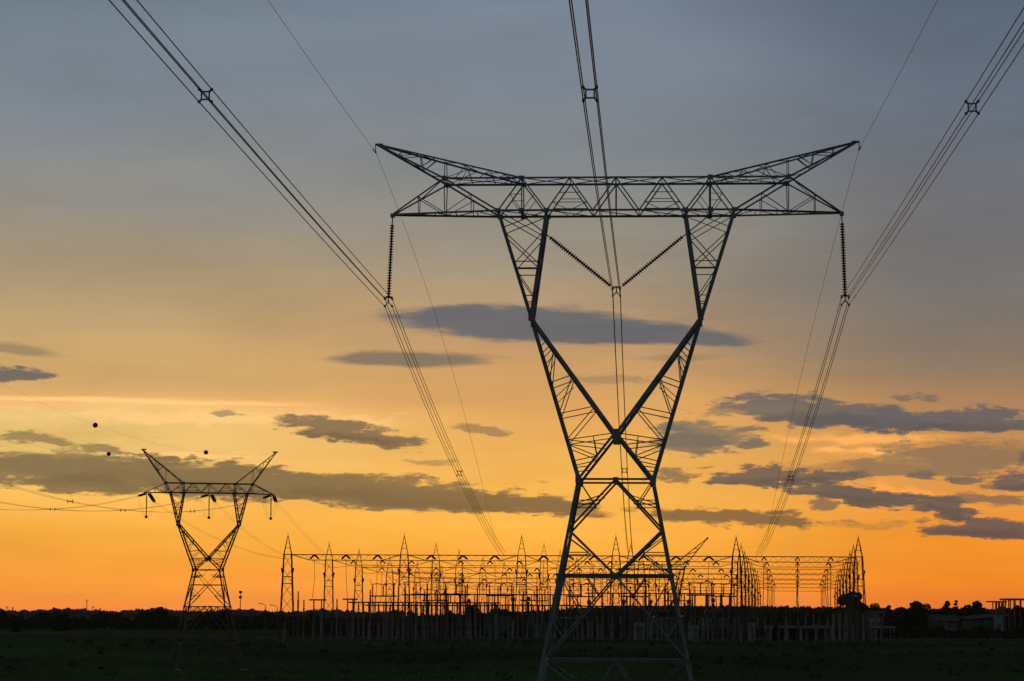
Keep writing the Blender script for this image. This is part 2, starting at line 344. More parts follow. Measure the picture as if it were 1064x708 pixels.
# ------------------------------------------------------------------ big tower
def cat_tower(name, cx, D, yaw, base_py, hw, py, dep, sizes, mt, label, detail=True, group=None):
    """hw: half widths in photo pixels, py: heights in photo pixels, dep: (half depth at beam)"""
    c = P(cx, base_py, D); zb = c.z
    root = empty(name, (c.x, D, zb), yaw, label, 'tower', group)
    k = D / F / math.cos(yaw) / (1 + math.tan(yaw)*(532-cx)/F)
    X = {n: v*k for n, v in hw.items()}
    Z = {n: P(cx, v, D).z - zb for n, v in py.items()}
    wl, wd, wc, ww = sizes        # leg, diagonal, chord, web
    db = dep; zw, zbb = Z['waist'], Z['bot']; dw = X['waist']; dbase = X['base']
    def dp(z):                    # half depth at height z
        if z >= zbb: return db
        if z >= zw: return lerp(db, dw, (zbb-z)/(zbb-zw))
        return lerp(dw, dbase, (zw-z)/zw)
    def hwid(z): return lerp(dw, dbase, (zw-z)/zw)
    def pt(x, z, f): return V3(x, f*dp(z), z)
    # --- lower body: four legs
    for sx in (-1, 1):
        for f in (-1, 1):
            m = MB(); m.ang(V3(sx*dbase, f*dbase, 0.15), V3(sx*dw, f*dw, zw), wl, sx*f)
            o = m.build('leg', mt, root)
            q = MB(); q.lathe([(0,.5),(.3,.45),(.4,.3)], V3(sx*dbase, f*dbase, -.3), V3(sx*dbase, f*dbase, 1), 12); q.build('footing', CONC, o)
    # --- bracing on the four faces
    m = MB()
    z1, z2, z3 = Z['v1'], Z['cen2'], Z['h3']
    for face in range(4):
        def fp(t, z):             # t in -1..1 across the face
            h = hwid(z)
            return (V3(t*h, -h, z), V3(h, t*h, z), V3(-t*h, h, z), V3(-h, -t*h, z))[face]
        m.ang(fp(-1, zw), fp(1, zw), wd); 
        for s in (-1, 1):
            if detail: m.ang(fp(0, zw), fp(s, z1), wd, s); m.ang(fp(s, z1), fp(0, z2), wd, s)
            else: m.ang(fp(s, zw), fp(0, z1), ww); m.ang(fp(0, z1), fp(s, z2), wd, s); m.ang(fp(-1, z1), fp(1, z1), wd)
            m.ang(fp(0, z2), fp(s, z3), wd*.8, s)
            # redundants
            zm = lerp(zw, z1, .5); m.ang(fp(s, zm), fp(s*.5*hwid(lerp(zw,z1,.5))/hwid(zm), zm), ww)
            zq = lerp(zw, z1, .42); m.ang(fp(s, zq), fp(s*.42, zq), ww)
            m.ang(fp(s*.5, zm), fp(s, zw), ww); m.ang(fp(s, zm), fp(s*.3, lerp(zw, z1, .3)), ww)
            zn = lerp(z1, z2, .5); m.ang(fp(s, zn), fp(s*.52, zn), ww); m.ang(fp(s*.52, zn), fp(s, z2), ww); m.ang(fp(s*.52, zn), fp(s, lerp(z1,z2,.15)), ww)
            zo = lerp(z2, z3, .5); m.ang(fp(s*.5, zo), fp(s, z2), ww); m.ang(fp(s*.5, zo), fp(s, zo), ww)
            m.ang(fp(s*.26, lerp(z2,z3,.26)), fp(s*.55, z2), ww); m.ang(fp(s*.75, lerp(z2,z3,.75)), fp(s, zo), ww)
            m.ang(fp(0, z3), fp(s*.55, .3), wd*.7, s); m.ang(fp(s*.28, lerp(z3, .3, .5)), fp(s, z3), ww)
            m.ang(fp(s, .4), fp(s*.55, .35), ww)
        m.ang(fp(-1, z2), fp(1, z2), wd*1.15); m.ang(fp(-1, z3), fp(1, z3), wd*.8)
    m.ang(V3(-hwid(z2), -hwid(z2), z2), V3(hwid(z2), hwid(z2), z2), ww); m.ang(V3(hwid(z2), -hwid(z2), z2), V3(-hwid(z2), hwid(z2), z2), ww)
    for f in (-1, 1):             # gusset plates
        for x, z in ((0, z2), (-hwid(z2), z2), (hwid(z2), z2), (0, zw)): m.box((x, f*(hwid(z)+.02), z), (wl*1.7, .03, wl*1.3))
    m.build('body_bracing', mt, root)
    # --- the two arms of the window
    kn, ce = (X['kn'], Z['kn']), (0.0, Z['cen'])
    for s in (-1, 1):
        m = MB()
        for f in (-1, 1):
            O0, I0, K = pt(s*X['out'], zbb, f), pt(s*X['inn'], zbb, f), pt(s*kn[0], kn[1], f)
            Wp, C = pt(s*dw, zw, f), pt(s*.0 + s*wl*.3, ce[1], f)
            m.ang(O0, K, wl, s*f); m.ang(I0, K, wl, -s*f); m.ang(K, Wp, wl*1.1, s*f); m.ang(K, C, wl, -s*f); m.ang(C, Wp, wl*.8, s*f)
            # upper X bracing between outer and inner legs
            o = lambda t: lerp(O0, K, t)
            i = lambda t: lerp(I0, K, t)
            m.ang(o(.0), i(.24), ww*.9); m.ang(o(.16), i(.0), ww*.9); m.ang(o(.2), i(.5), ww); m.ang(i(.2), o(.5), ww); m.ang(o(.48), i(.48), ww); m.ang(o(.55), i(.55), ww)
            m.ang(o(.55), i(.8), ww*.9); m.ang(o(.8), i(.8), ww*.9); m.ang(o(.88), i(.88), ww*.9)
            # lower triangle
            ou = lambda t: lerp(K, Wp, t)
            iv = lambda t: lerp(K, C, t)
            for a, b in ((.27,.26),(.27,.41),(.2,.19),(.5,.41),(.5,.6),(.77,.6),(.77,.76),(1.0,.76)): m.ang(iv(a), ou(b), ww)
            for a, b in ((.385,.335),(.635,.505)): m.ang(lerp(iv(a-.1), ou(b), .15), ou(b), ww*.8)
            dg = lambda t: lerp(C, Wp, t)
            for a, b in ((.5,.79),(.5,.89),(.72,.93),(.25,.76)): m.ang(dg(a), ou(b), ww)
            m.ang(lerp(C, ou(.76), .45), dg(.5), ww*.9)
            m.box((K.x, K.y + f*.03, K.z), (wl*1.5, .03, wl*2.6)); m.box((C.x - s*wl*.3, C.y+f*(.03+.01*s), C.z-.1), (wl*2.2, .03, wl*3.6)); m.box((Wp.x, Wp.y+f*.04, Wp.z), (wl*1.9, .03, wl*2.6))
        B = lambda x, z: (pt(s*x, z, -1), pt(s*x, z, 1))
        o0, i0, k0, w0, c0 = B(X['out'], zbb), B(X['inn'], zbb), B(*kn), B(dw, zw), B(0.0, ce[1])
        lace(m, o0[0], k0[0], o0[1], k0[1], 5, ww*.8); lace(m, i0[0], k0[0], i0[1], k0[1], 5, ww*.8, start=1)
        lace(m, k0[0], w0[0], k0[1], w0[1], 8, ww*.8); lace(m, k0[0], c0[0], k0[1], c0[1], 7, ww*.8, start=1)
        m.ang(c0[0], c0[1], ww)
        m.build('window_arm', mt, root)
    # --- bridge
    zt = Z['top']; m = MB()
    xt, xo, xi = X['tin'], X['out'], X['inn']
    for f in (-1, 1):
        fb = f*db
        m.ang(V3(-X['node'], fb, zt), V3(X['node'], fb, zt), wc, f); m.ang(V3(-xo, fb, zbb), V3(xo, fb, zbb), wc*1.1, f)
        nb = [-xo, -xi, -xi/3, xi/3, xi, xo]; n2 = [-xt, -xi*.667, 0, xi*.667, xt]
        for j in range(5):
            m.ang(V3(nb[j], fb, zbb), V3(n2[j], fb, zt), ww*1.35); m.ang(V3(n2[j], fb, zt), V3(nb[j+1], fb, zbb), ww*1.35, -1)
        for x in (-xt, 0, xt): m.ang(V3(x, fb, zbb), V3(x, fb, zt), ww*1.2)
        for x in (-xi*.667, xi*.667):
            h = (xi*.333)
            for t in (.45, .75): m.ang(V3(x-h*t, fb, lerp(zt, zbb, t)), V3(x+h*t, fb, lerp(zt, zbb, t)), ww*.7)
            m.ang(V3(x, fb, zbb), V3(x-h*.75, fb, lerp(zt,zbb,.75)), ww*.7); m.ang(V3(x, fb, zbb), V3(x+h*.75, fb, lerp(zt,zbb,.75)), ww*.7)
        for x0 in (-1, 1):
            for a in (-1, 1):
                b = nb[0] if a*x0 > 0 and x0 < 0 else nb[1]
            m.ang(V3(x0*xt, fb, zbb), V3(x0*lerp(xt, xo, .5), fb, lerp(zt, zbb, .5)), ww*.7); m.ang(V3(x0*xt, fb, zbb), V3(x0*lerp(xt, xi, .5), fb, lerp(zt, zbb, .5)), ww*.7)
            m.ang(V3(x0*lerp(xt, xo, .5), fb, lerp(zt, zbb, .5)), V3(x0*xt, fb, lerp(zt, zbb, .5)), ww*.6)
        for x, z in ((xo, zbb), (xi, zbb), (xt, zt), (xt, zbb)):
            for s in (-1, 1): m.box((s*x, fb + f*.03, z), (wl*1.8, .03, wl*1.5))
    nb = [-X['node'], -xt, -xi*.667, 0, xi*.667, xt, X['node']]
    for a, b in zip(nb, nb[1:]): m.ang(V3(a, -db, zt), V3(b, db, zt), ww*.8); m.ang(V3(a, db, zt), V3(b, -db, zt), ww*.8); m.ang(V3(a, -db, zt), V3(a, db, zt), ww*.8)
    nb = [-xo, -xi, -xi/3, xi/3, xi, xo]
    for a, b in zip(nb, nb[1:]): m.ang(V3(a, -db, zbb), V3(b, db, zbb), ww*.8); m.ang(V3(a, -db, zbb), V3(a, db, zbb), ww*.8)
    m.ang(V3(xo, -db, zbb), V3(xo, db, zbb), ww)
    for s in (-1, 1): m.bar(V3(s*xt, -db, zbb-.06), V3(s*xt, db, zbb-.06), wc*1.1)
    m.build('bridge', mt, root)
    # --- crossarms and earth-wire peaks
    for s in (-1, 1):
        m = MB(); xa, xn, za = X['arm'], X['node'], Z['arm']
        for f in (-1, 1):
            T = V3(s*xa, f*.12, za); Nn = V3(s*xn, f*db, zt); Oo = V3(s*xo, f*db, zbb)
            m.ang(T, Oo, wc, f); m.ang(T, Nn, wc*.8, f); m.ang(Nn, Oo, wc*.9, f)
            bb = lambda t: lerp(T, Oo, t)
            mid = (xa-xn)/(xa-xo)
            m.ang(Nn, bb(mid), ww)
            h1 = lerp(T, Nn, .5); m.ang(h1, bb(mid*.5), ww*.8); m.ang(h1, bb(mid), ww*.8)
            h2 = lerp(Nn, Oo, .5); m.ang(h2, bb(mid+(1-mid)*.5), ww*.8); m.ang(h2, bb(mid), ww*.8)
            m.box((Nn.x, Nn.y+f*.03, Nn.z), (wl*1.5, .03, wl*1.7))
        T0, T1 = V3(s*xa, -.12, za), V3(s*xa, .12, za); O0, O1 = V3(s*xo, -db, zbb), V3(s*xo, db, zbb)
        lace(m, T0, O0, T1, O1, 5, ww*.8, True); lace(m, T0, V3(s*xn,-db,zt), T1, V3(s*xn,db,zt), 2, ww*.8, True)
        m.box((s*xa, 0, za-.05), (wl*1.3, .34, wl*1.2))
        m.build('crossarm', mt, root)
        m = MB(); xp, zp = X['tip'], Z['tip']
        for f in (-1, 1):
            T = V3(s*xp, f*.08, zp); Nn = V3(s*xn, f*db, zt); Ti = V3(s*xt, f*db, zt)
            m.ang(T, Ti, wc*.85, f); m.ang(T, Nn, wc*.95, f)
            u = lambda t: lerp(T, Ti, t)
            l = lambda t: lerp(T, Nn, t)
            r = (xp-xn)/(xp-xt)
            for a, b in ((.17, .33),(.3,.33),(.3,.66),(.40,.66),(r*1.0,1.0),(r*.86,.66)): m.ang(u(a), l(b), ww*.8)
            if detail:
                for a, b in ((r, .5), (.68, 1.0)): m.ang(u(a), lerp(Nn, Ti, 0 if b == 1.0 else .0), ww*.75)
                for a in (.62, .78, .9):
                    q = lerp(Nn, Ti, (a - r)/(1-r)+.06); m.ang(u(a), q, ww*.7); m.ang(u(a), lerp(Nn, Ti, (a - r)/(1-r)-.14), ww*.7)
        lace(m, V3(s*xp,-.08,zp), V3(s*xt,-db,zt), V3(s*xp,.08,zp), V3(s*xt,db,zt), 7, ww*.7); lace(m, V3(s*xp,-.08,zp), V3(s*xn,-db,zt), V3(s*xp,.08,zp), V3(s*xn,db,zt), 4, ww*.7)
        m.box((s*(xp-.12), 0, zp), (.5, .2, .12))
        m.build('earth_wire_peak', mt, root)
    root['X'] = 0
    del root['X']
    return root, X, Z, dp

D1, YAW1, CX1 = 160.0, R(-3.12), 640.3
T1, X1, Z1, dp1 = cat_tower('transmission_tower', CX1, D1, YAW1, 769,
    dict(tip=253.2, node=180, tin=98.5, arm=236, out=123.4, inn=72.5, kn=88.3, waist=38.3, base=88),
    dict(tip=149, top=188.1, bot=221.7, arm=222.5, kn=332.5, cen=452.5, waist=500, v1=552, cen2=599, h3=686), 1.3,
    (.20, .13, .125, .062), STEEL, 'tallest lattice pylon with a wide Y-shaped window, standing before the substation')
bpy.context.view_layer.update()
MW1 = T1.matrix_world.copy()
def t1(x, y, z): return MW1 @ Vector((x, y, z))

# ------------------------------------------------------------------ insulator strings
DISC_PROF = [(0,.06),(.03,.07),(.04,.075),(.05,.15),(.10,.16),(.11,.075),(.16,.06)]
dm = MB(); dm.lathe(DISC_PROF, V3(0,0,0), V3(0,0,1), 10)
_d = bpy.data.meshes.new('disc'); _d.from_pydata(dm.v, [], dm.f); _d.materials.append(CERAM)
def insulator_string(A, B, lead, tail, label, group):
    """discs on the stretch between lead and tail (metres) of A-B, rods elsewhere"""
    A = Vector(A); B = Vector(B); d = (B-A); ln = d.length; d = d.normalized()
    root = empty('insulator_string', A, 0, label, 'insulator string', group)
    q = (d).to_track_quat('Z', 'Y'); root.rotation_mode = 'QUATERNION'; root.rotation_quaternion = q
    n = int((ln-lead-tail)/.17); st = (ln-lead-tail)/n
    for i in range(n):
        o = bpy.data.objects.new('disc', _d); COL.objects.link(o); o.parent = root; o.location = (0,0,lead+i*st)
    m = MB(); m.bar((0,0,-.05), (0,0,lead+.02), .07); m.bar((0,0,ln-tail), (0,0,ln), .06); m.tube([(0,0,lead), (0,0,ln-tail)], .03, 6)
    m.build('link_rod', STEEL, root)
    return root
armL, armR = t1(-X1['arm'], 0, Z1['arm']-.1), t1(X1['arm'], 0, Z1['arm']-.1)
CL, CR, CC = P(403.6, 314.5, armL.y), P(878.3, 313, armR.y), P(640.6, 304, D1)
insulator_string(armL, CL + V3(0,0,.15), .55, .15, 'vertical insulator string hanging from the left end of the tall pylon crossarm', 'insulator strings of the tall pylon')
insulator_string(armR, CR + V3(0,0,.15), .55, .15, 'vertical insulator string hanging from the right end of the tall pylon crossarm', 'insulator strings of the tall pylon')
vl, vr = t1(-X1['tin'], 0, Z1['bot']-.12), t1(X1['tin'], 0, Z1['bot']-.12)
insulator_string(vl, P(635.4, 298, D1), 2.3, .1, 'slanting insulator string, left half of the V inside the tall pylon window', 'insulator strings of the tall pylon')
insulator_string(vr, P(645.8, 298, D1), 2.3, .1, 'slanting insulator string, right half of the V inside the tall pylon window', 'insulator strings of the tall pylon')

# ------------------------------------------------------------------ conductors of the big line
def quad(p0, p1, p2, d):
    """parabola through three points, x linear between ends, parameter = depth d"""
    a, b, c = p0.y, p1.y, p2.y
    z = p0.z*(d-b)*(d-c)/((a-b)*(a-c)) + p1.z*(d-a)*(d-c)/((b-a)*(b-c)) + p2.z*(d-a)*(d-b)/((c-a)*(c-b))
    t = (d-a)/(c-a); return V3(lerp(p0.x, p2.x, t), d, z)
VPX = 674.0
def at_line(p_att_px, k_depth, py):
    """point on a line through the attachment parallel to the power line, at depth k_depth"""
    return P(VPX + (p_att_px - VPX)*D1/k_depth, py, k_depth)
dirl = V3(math.tan((VPX-532)/F), 1, 0).normalized(); side = V3(dirl.y, -dirl.x, 0)
def straight(att, d, z):     # plan position parallel to the line
    t = (d-att.y)/dirl.y; return V3(att.x + dirl.x*t, d, z)
def zpix(att, d, py):        # height of the plan position that shows at row py
    q = straight(att, d, 0); 
    lo = P(VPX + (0), py, d)
    px = 532 + F*q.x/d
    return P(px, py, d).z
def bundle(att, near, far, spn, spf, label, half=.24):
    root = empty('conductor_bundle', att, 0, label, 'power line', 'four-wire bundles of the tall pylon')
    pn = [straight(att, *v) for v in near]; pf = [straight(att, d, zpix(att, d, y)) for d, y in far]
    def path(d): return quad(att, pn[0], pn[1], d) if d <= att.y else quad(att, pf[0], pf[1], d)
    ds = list(np.linspace(pn[1].y, att.y, 60)) + list(np.linspace(att.y, pf[1].y, 30))[1:]
    for a, b in ((-1,-1),(1,-1),(1,1),(-1,1)):
        m = MB(); m.tube([path(float(d)) + side*(a*half) + V3(0,0,b*half) - att for d in ds], .022, 6); m.build('wire', WIRE, root)
    def spacer(d):
        c = path(d) - att; m = MB(); q = [c + side*(a*half) + V3(0,0,b*half) for a, b in ((-1,-1),(1,-1),(1,1),(-1,1))]
        i = [c + side*(a*half*.62) + V3(0,0,b*half*.62) for a, b in ((-1,-1),(1,-1),(1,1),(-1,1))]
        for j in range(4): m.bar(i[j], i[(j+1)%4], .055); m.bar(q[j], i[j], .07); m.bar(q[j]-dirl*.1, q[j]+dirl*.1, .085)
        m.build('spacer', STEEL, root)
    for d in spn + spf: spacer(d)
    # yoke and clamps at the pylon
    m = MB(); top = V3(0,0,half+.12)
    for a in (-1, 1):
        m.bar(top*1.0, side*(a*half)+V3(0,0,half), .06); m.bar(V3(0,0,.02), side*(a*half)+V3(0,0,-half), .06)
        for b in (-1, 1): m.bar(side*(a*half)+V3(0,0,b*half)-dirl*.28, side*(a*half)+V3(0,0,b*half)+dirl*.28, .10)
    m.bar(top+V3(0,0,.06), V3(0,0,-.05), .07); m.bar(top-side*.28, top+side*.28, .06)
    m.build('yoke_clamp', STEEL, root)
    return root
DG = 290.0
bundle(CL, [(85, 27.55), (-100, 29.5)], [(222.7, 492), (DG, 576)], [93.5, 30, -40], [222.7], 'left four-wire bundle sweeping up to the upper left corner of the sky')
bundle(CC, [(80, 26.1), (-100, 28.0)], [(214, 489), (DG, 577)], [86.5, 28, -40], [214], 'middle four-wire bundle passing through the window of the tall pylon')
bundle(CR, [(90, 27.75), (-100, 29.6)], [(222, 497), (DG, 578)], [96, 34, -40], [222], 'right four-wire bundle sweeping up to the upper right corner of the sky')
def earth_wire(att, near, far, label):
    pn = [straight(att, *v) for v in near]; pf = [straight(att, d, zpix(att, d, y)) for d, y in far]
    ds1 = np.linspace(pn[1].y, att.y, 50); ds2 = np.linspace(att.y, pf[1].y, 30)[1:]
    pts = [quad(att, pn[0], pn[1], float(d)) for d in ds1] + [quad(att, pf[0], pf[1], float(d)) for d in ds2]
    root = empty('earth_wire', att, 0, label, 'earth wire', 'earth wires of the tall pylon')
    m = MB(); m.tube([p-att for p in pts], .013, 6); m.build('wire', WIRE, root)
    m = MB(); m.bar((0,0,.42), (0,0,-.04), .06); m.bar(-dirl*.2, dirl*.2, .09); m.build('clamp', STEEL, root)
    m = MB(); m.bar(-dirl*1.3+V3(0,0,-.08), -dirl*.9+V3(0,0,-.08), .07); m.build('damper', STEEL, root)
EL_, ER_ = t1(-X1['tip']-.1, 0, Z1['tip']-.5), t1(X1['tip']+.1, 0, Z1['tip']-.5)
earth_wire(EL_, [(117, 36.6), (-100, 38)], [(248, 450), (DG, 562)], 'thin earth wire leading off the left peak of the tall pylon')
earth_wire(ER_, [(118, 36.9), (-100, 38.4)], [(236, 430), (DG, 562)], 'thin earth wire leading off the right peak of the tall pylon')

# ------------------------------------------------------------------ small tower on the left
D2, YAW2, CX2 = 250.0, R(14), 214.2
b2 = terrain(P(CX2, 699, D2).x, D2); BP2 = 639.3 + (8-b2)/D2*F + 1.2
T2, X2, Z2, dp2 = cat_tower('transmission_tower', CX2, D2, YAW2, BP2,
    dict(tip=69.7, node=45.2, tin=27, arm=67, out=40, inn=26, kn=31.5, waist=13.7, base=34),
    dict(tip=468.6, top=502.6, bot=512.4, arm=513.2, kn=545, cen=580, waist=592.4, v1=608, cen2=630.5, h3=668), .62,
    (.13, .075, .085, .04), STEEL2, 'smaller lattice pylon with V-shaped horns standing alone on the left', False)
bpy.context.view_layer.update()
MW2 = T2.matrix_world.copy()
def t2(x, y, z): return MW2 @ Vector((x, y, z))
m = MB(); zz = Z2['cen2']; hh = lerp(X2['waist'], X2['base'], (Z2['waist']-zz)/Z2['waist'])
for f in (-1, 1):
    for i in range(6): a = lerp(-hh, hh, i/6); b = lerp(-hh, hh, (i+1)/6); m.ang((a, f*hh, zz), ((a+b)/2, f*hh, zz-.65), .06); m.ang(((a+b)/2, f*hh, zz-.65), (b, f*hh, zz), .06)
    m.ang((-hh, f*hh, zz-.65), (hh, f*hh, zz-.65), .06)
m.build('platform_frame', STEEL2, T2)
# strain strings, jumper weights, twin conductors of the small line
def sstring(A, B, name, label, group):
    A = Vector(A); B = Vector(B); ln = (B-A).length; root = empty(name, A, 0, label, 'insulator string', group); d = (B-A).normalized()
    px = V3(d.y, -d.x, 0).normalized()*.10
    for s in (-1, 1):
        m = MB(); n = 7; prof = []
        for i in range(n): t = .12 + (ln-.24)*i/n; prof += [(t,.05),(t+.02,.105),(t+.07,.10),(t+.09,.05)]
        prof.append((ln-.1,.03)); m.lathe(prof, px*s, px*s + d*ln, 8); m.build('string', CERAM, root)
    m = MB(); m.bar(-px*1.3, px*1.3, .08); m.bar(px*-1.3+d*ln, px*1.3+d*ln, .08); m.build('yoke', STEEL2, root)
    return root
sdir = V3(-8.9, -54, 0)     # one unit of t along the small line
for i, (x, nm) in enumerate(((-1, 'left'), (0, 'middle'), (1, 'right'))):
    att = t2(x*X2['arm']*.965, 0, Z2['arm']-.1)
    A = att + V3(-.12, -.1, 0); Bn = A + sdir.normalized()*1.0 + V3(-.35, 0, -.28)
    sstring(A, Bn, 'strain_insulator', f'short near-side strain insulator at the {nm} arm position of the small pylon', 'strain insulators of the small pylon')
    A2 = att + V3(.25, .15, 0); px = (160.6, 223.5, 286.8)[i]; B2 = P(px, 521.8, D2+1.2)
    sstring(A2, B2, 'strain_insulator', f'slanting far-side strain insulator at the {nm} arm position of the small pylon', 'strain insulators of the small pylon')
    # jumper weight
    J = att + V3(0, .05, 0); root = empty('jumper_pendant', J, 0, f'thin hanging jumper insulator with round weight under the {nm} arm position of the small pylon', 'insulator', 'jumper pendants of the small pylon')
    m = MB(); m.tube([(0,0,0), (0,0,-2.2)], .045, 6); 
    for q in range(10): m.lathe([(0,.05),(.03,.085),(.05,.05)], V3(0,0,-.3-q*.17), V3(0,0,-1-q*.17), 8)
    m.build('rod', CERAM, root); m = MB(); m.sphere((0,0,-2.28), .15); m.build('weight', STEEL2, root)
    # near span
    root = empty('conductor_pair', Bn, 0, f'sagging twin conductors running left from the {nm} arm position of the small pylon', 'power line', 'near spans of the small pylon')
    pth = lambda t: sdir*t + V3(0, 0, -7.0*t + 4.0*t*t)
    for s in (-1, 1):
        m = MB(); m.tube([pth(q/30*1.95) + V3(.2*s, 0, 0) for q in range(31)], .011, 5); m.build('wire', WIRE, root)
    for t in (.45, 1.05, 1.6):
        m = MB(); c = pth(t); m.bar(c-V3(.22,0,0), c+V3(.22,0,0), .05); m.bar(c+V3(-.2,0,.14), c+V3(-.2,0,-.14), .055); m.bar(c+V3(.2,0,.14), c+V3(.2,0,-.14), .055); m.build('spacer', STEEL2, root)
    # jumper loop
    # far span to the substation
    mid, end = ((233,566,272), (299,581,DG)) if i == 0 else (((247,544,262), (296,577,DG)) if i == 1 else ((305,546,266), (338,577,DG)))
    root = empty('conductor_pair', B2, 0, f'thin twin conductors dropping from the {nm} arm position of the small pylon to the substation', 'power line', 'far spans of the small pylon')
    p0, p2 = B2, P(*end); pm = P(*mid)
    for s in (-1, 1):
        pts = []
        for q in range(21):
            t = q/20; tm = (pm.y-p0.y)/(p2.y-p0.y); sag = (pm.z - lerp(p0.z, p2.z, tm))/(tm*(1-tm)); pts.append(lerp(p0, p2, t) + V3(.15*s, 0, sag*t*(1-t)) - B2)
        m = MB(); m.tube(pts, .009, 5); m.build('wire', WIRE, root)
    # jumper loop under the arm
    jl = MB(); a, b = Bn, B2
    for s in (-1, 1): jl.tube([lerp(a, b, q/12) + V3(.12*s, 0, 0) + V3(0,0,-4*q/12*(1-q/12)*1.9) for q in range(13)], .008, 5)
    tag(jl.build('jumper_loop', WIRE), f'drooping jumper loop under the {nm} arm position of the small pylon', 'jumper wire', 'jumper loops of the small pylon')
def ball(px, py, d, parent_path, label):
    c = P(px, py, d)
    root = empty('marker_ball', c, 0, label, 'marker ball', 'aircraft marker balls on the small line')
    m = MB(); m.sphere((0,0,0), .205, 16, 10); m.build('sphere', BALL, root); m = MB(); m.bar((-.05,-.3,.0), (.05,.3,.0), .05); m.build('clamp', STEEL2, root)
tipL, tipR = t2(-X2['tip'], 0, Z2['tip']-.05), t2(X2['tip'], 0, Z2['tip']-.05)
def ew(p0, mid, tm, label, t1_=2.6):
    a = mid.z - p0.z; d = (mid - p0)/tm; d.z = 0
    return d
b1, b2_ = P(99, 442, 196), P(214, 470.2, 226)
def lag(ts, zs, t): 
    r = 0
    for i in range(3):
        w = 1
        for j in range(3):
            if i != j: w *= (t-ts[j])/(ts[i]-ts[j])
        r += w*zs[i]
    return r
m = MB(); dd = V3((b1-tipR).x, (b1-tipR).y, 0); tb = (b2_.y-tipR.y)/dd.y
m.tube([tipR + V3(dd.x*t, dd.y*t, lag((0, tb, 1), (0, b2_.z-tipR.z, b1.z-tipR.z), t)) for t in np.linspace(0, 2.4, 50)], .0045, 5)
tag(m.build('earth_wire', WIRE), 'faint earth wire with two marker balls reaching the right horn of the small pylon', 'earth wire')
ball(99, 442, 196, None, 'largest round marker ball, high on the left away from the small pylon')
ball(214, 470.2, 226, None, 'round marker ball between the two horns of the small pylon')
b3 = P(113, 471.8, 238); m = MB(); d3 = V3((b3-tipL).x, (b3-tipL).y, 0)
m.tube([tipL + V3(d3.x*t, d3.y*t, (b3.z-tipL.z)*t*1.25 - (b3.z-tipL.z)*.25*t*t) for t in np.linspace(0, 9, 50)], .0045, 5)
tag(m.build('earth_wire', WIRE), 'faint earth wire with one marker ball leaving the left horn of the small pylon', 'earth wire')
ball(113, 471.8, 238, None, 'smallest round marker ball just left of the left horn of the small pylon')

# ------------------------------------------------------------------ substation gantries
KS = [1, 1.088, 1.162, 1.25, 1.34, 1.43, 1.52]
BY = [577.5, 583.2, 590.5, 596.5, 602, 606, 610]
PY = [558, 566.5, 573, 580, 585, 589.5, 593.5]
C0 = [299, 420, 542, 640, 765, 892]
VS = 829.0
ORD = ['front', 'second', 'third', 'fourth', 'fifth', 'sixth', 'rearmost']
BAY = ['leftmost', 'second', 'middle', 'fourth', 'rightmost']
def column_mesh(H, hb, ht, hs, th):
    m = MB(); n = 6
    L_ = lambda sx, sy, t: V3(sx*lerp(hb, ht, t), sy*lerp(hb, ht, t), H*t)
    for sx in (-1, 1):
        for sy in (-1, 1): m.ang(L_(sx,sy,0), L_(sx,sy,1), th*1.5, sx*sy)
    for a, b in (((-1,-1),(1,-1)), ((1,-1),(1,1)), ((1,1),(-1,1)), ((-1,1),(-1,-1))):
        for i in range(n):
            t0, t1_ = i/n, (i+1)/n
            m.ang(L_(*a,t0), L_(*b,t1_), th*.4); m.ang(L_(*b,t0), L_(*a,t1_), th*.4)
        for t in (.66, .74, 1.0): m.ang(L_(*a,t), L_(*b,t), th*1.2)
    w = lerp(hb, ht, .78)
    for s in (-1, 1): m.bar(V3(s*w, 0, H*.76), V3(s*(w+.18), 0, H*.84), .16); m.bar(V3(s*w, -w, H*.8), V3(s*w, w, H*.8), .14)
    return m
def beam_mesh(Ln, th, dz=.62, dy=.38):
    """local x from 0 to Ln, top at z=0"""
    m = MB(); n = 12; e = Ln*.1
    for s in (-1, 1): m.ang((0, s*dy, 0), (Ln, s*dy, 0), th, s)
    bp = lambda i: V3(max(0.0, min(Ln, Ln*i/n)), 0, -dz*min(1, min(i, n-i)/2.0))
    pts = [bp(i) for i in range(n+1)]
    for i in range(n):
        m.ang(pts[i], pts[i+1], th)
        for s in (-1, 1):
            top = V3(Ln*(i+.5)/n, s*dy, 0); m.ang(pts[i], top, th*.18); m.ang(top, pts[i+1], th*.18)
        m.ang((Ln*i/n, -dy, 0), (Ln*(i+1)/n, dy, 0), th*.35)
    return m
pair_proto = None
def insul_pair(parent_loc, label, group, big=1.0):
    global pair_proto
    if pair_proto is None:
        r = empty('insulator_pair', (0,0,0))
        for s in (-1, 1):
            m = MB(); A = V3(s*.05, 0, .05); B = V3(s*.62, -s*.9, -.42); ln = (B-A).length; prof = []
            for i in range(9): t = .05 + (ln-.1)*i/9; prof += [(t,.05),(t+.02,.13),(t+.06,.12),(t+.08,.05)]
            m.lathe(prof, A, B, 8); m.build('string', CERAM, r)
        m = MB(); m.box((0,0,.0), (.34,.5,.2)); m.build('bracket', GANTRY, r)
        pair_proto = r; r.location = parent_loc; r.scale = big; tag(r, label, 'insulator', group); return r
    r = copy_tree(pair_proto); r.location = parent_loc; r.scale = big; tag(r, label, 'insulator', group); return r
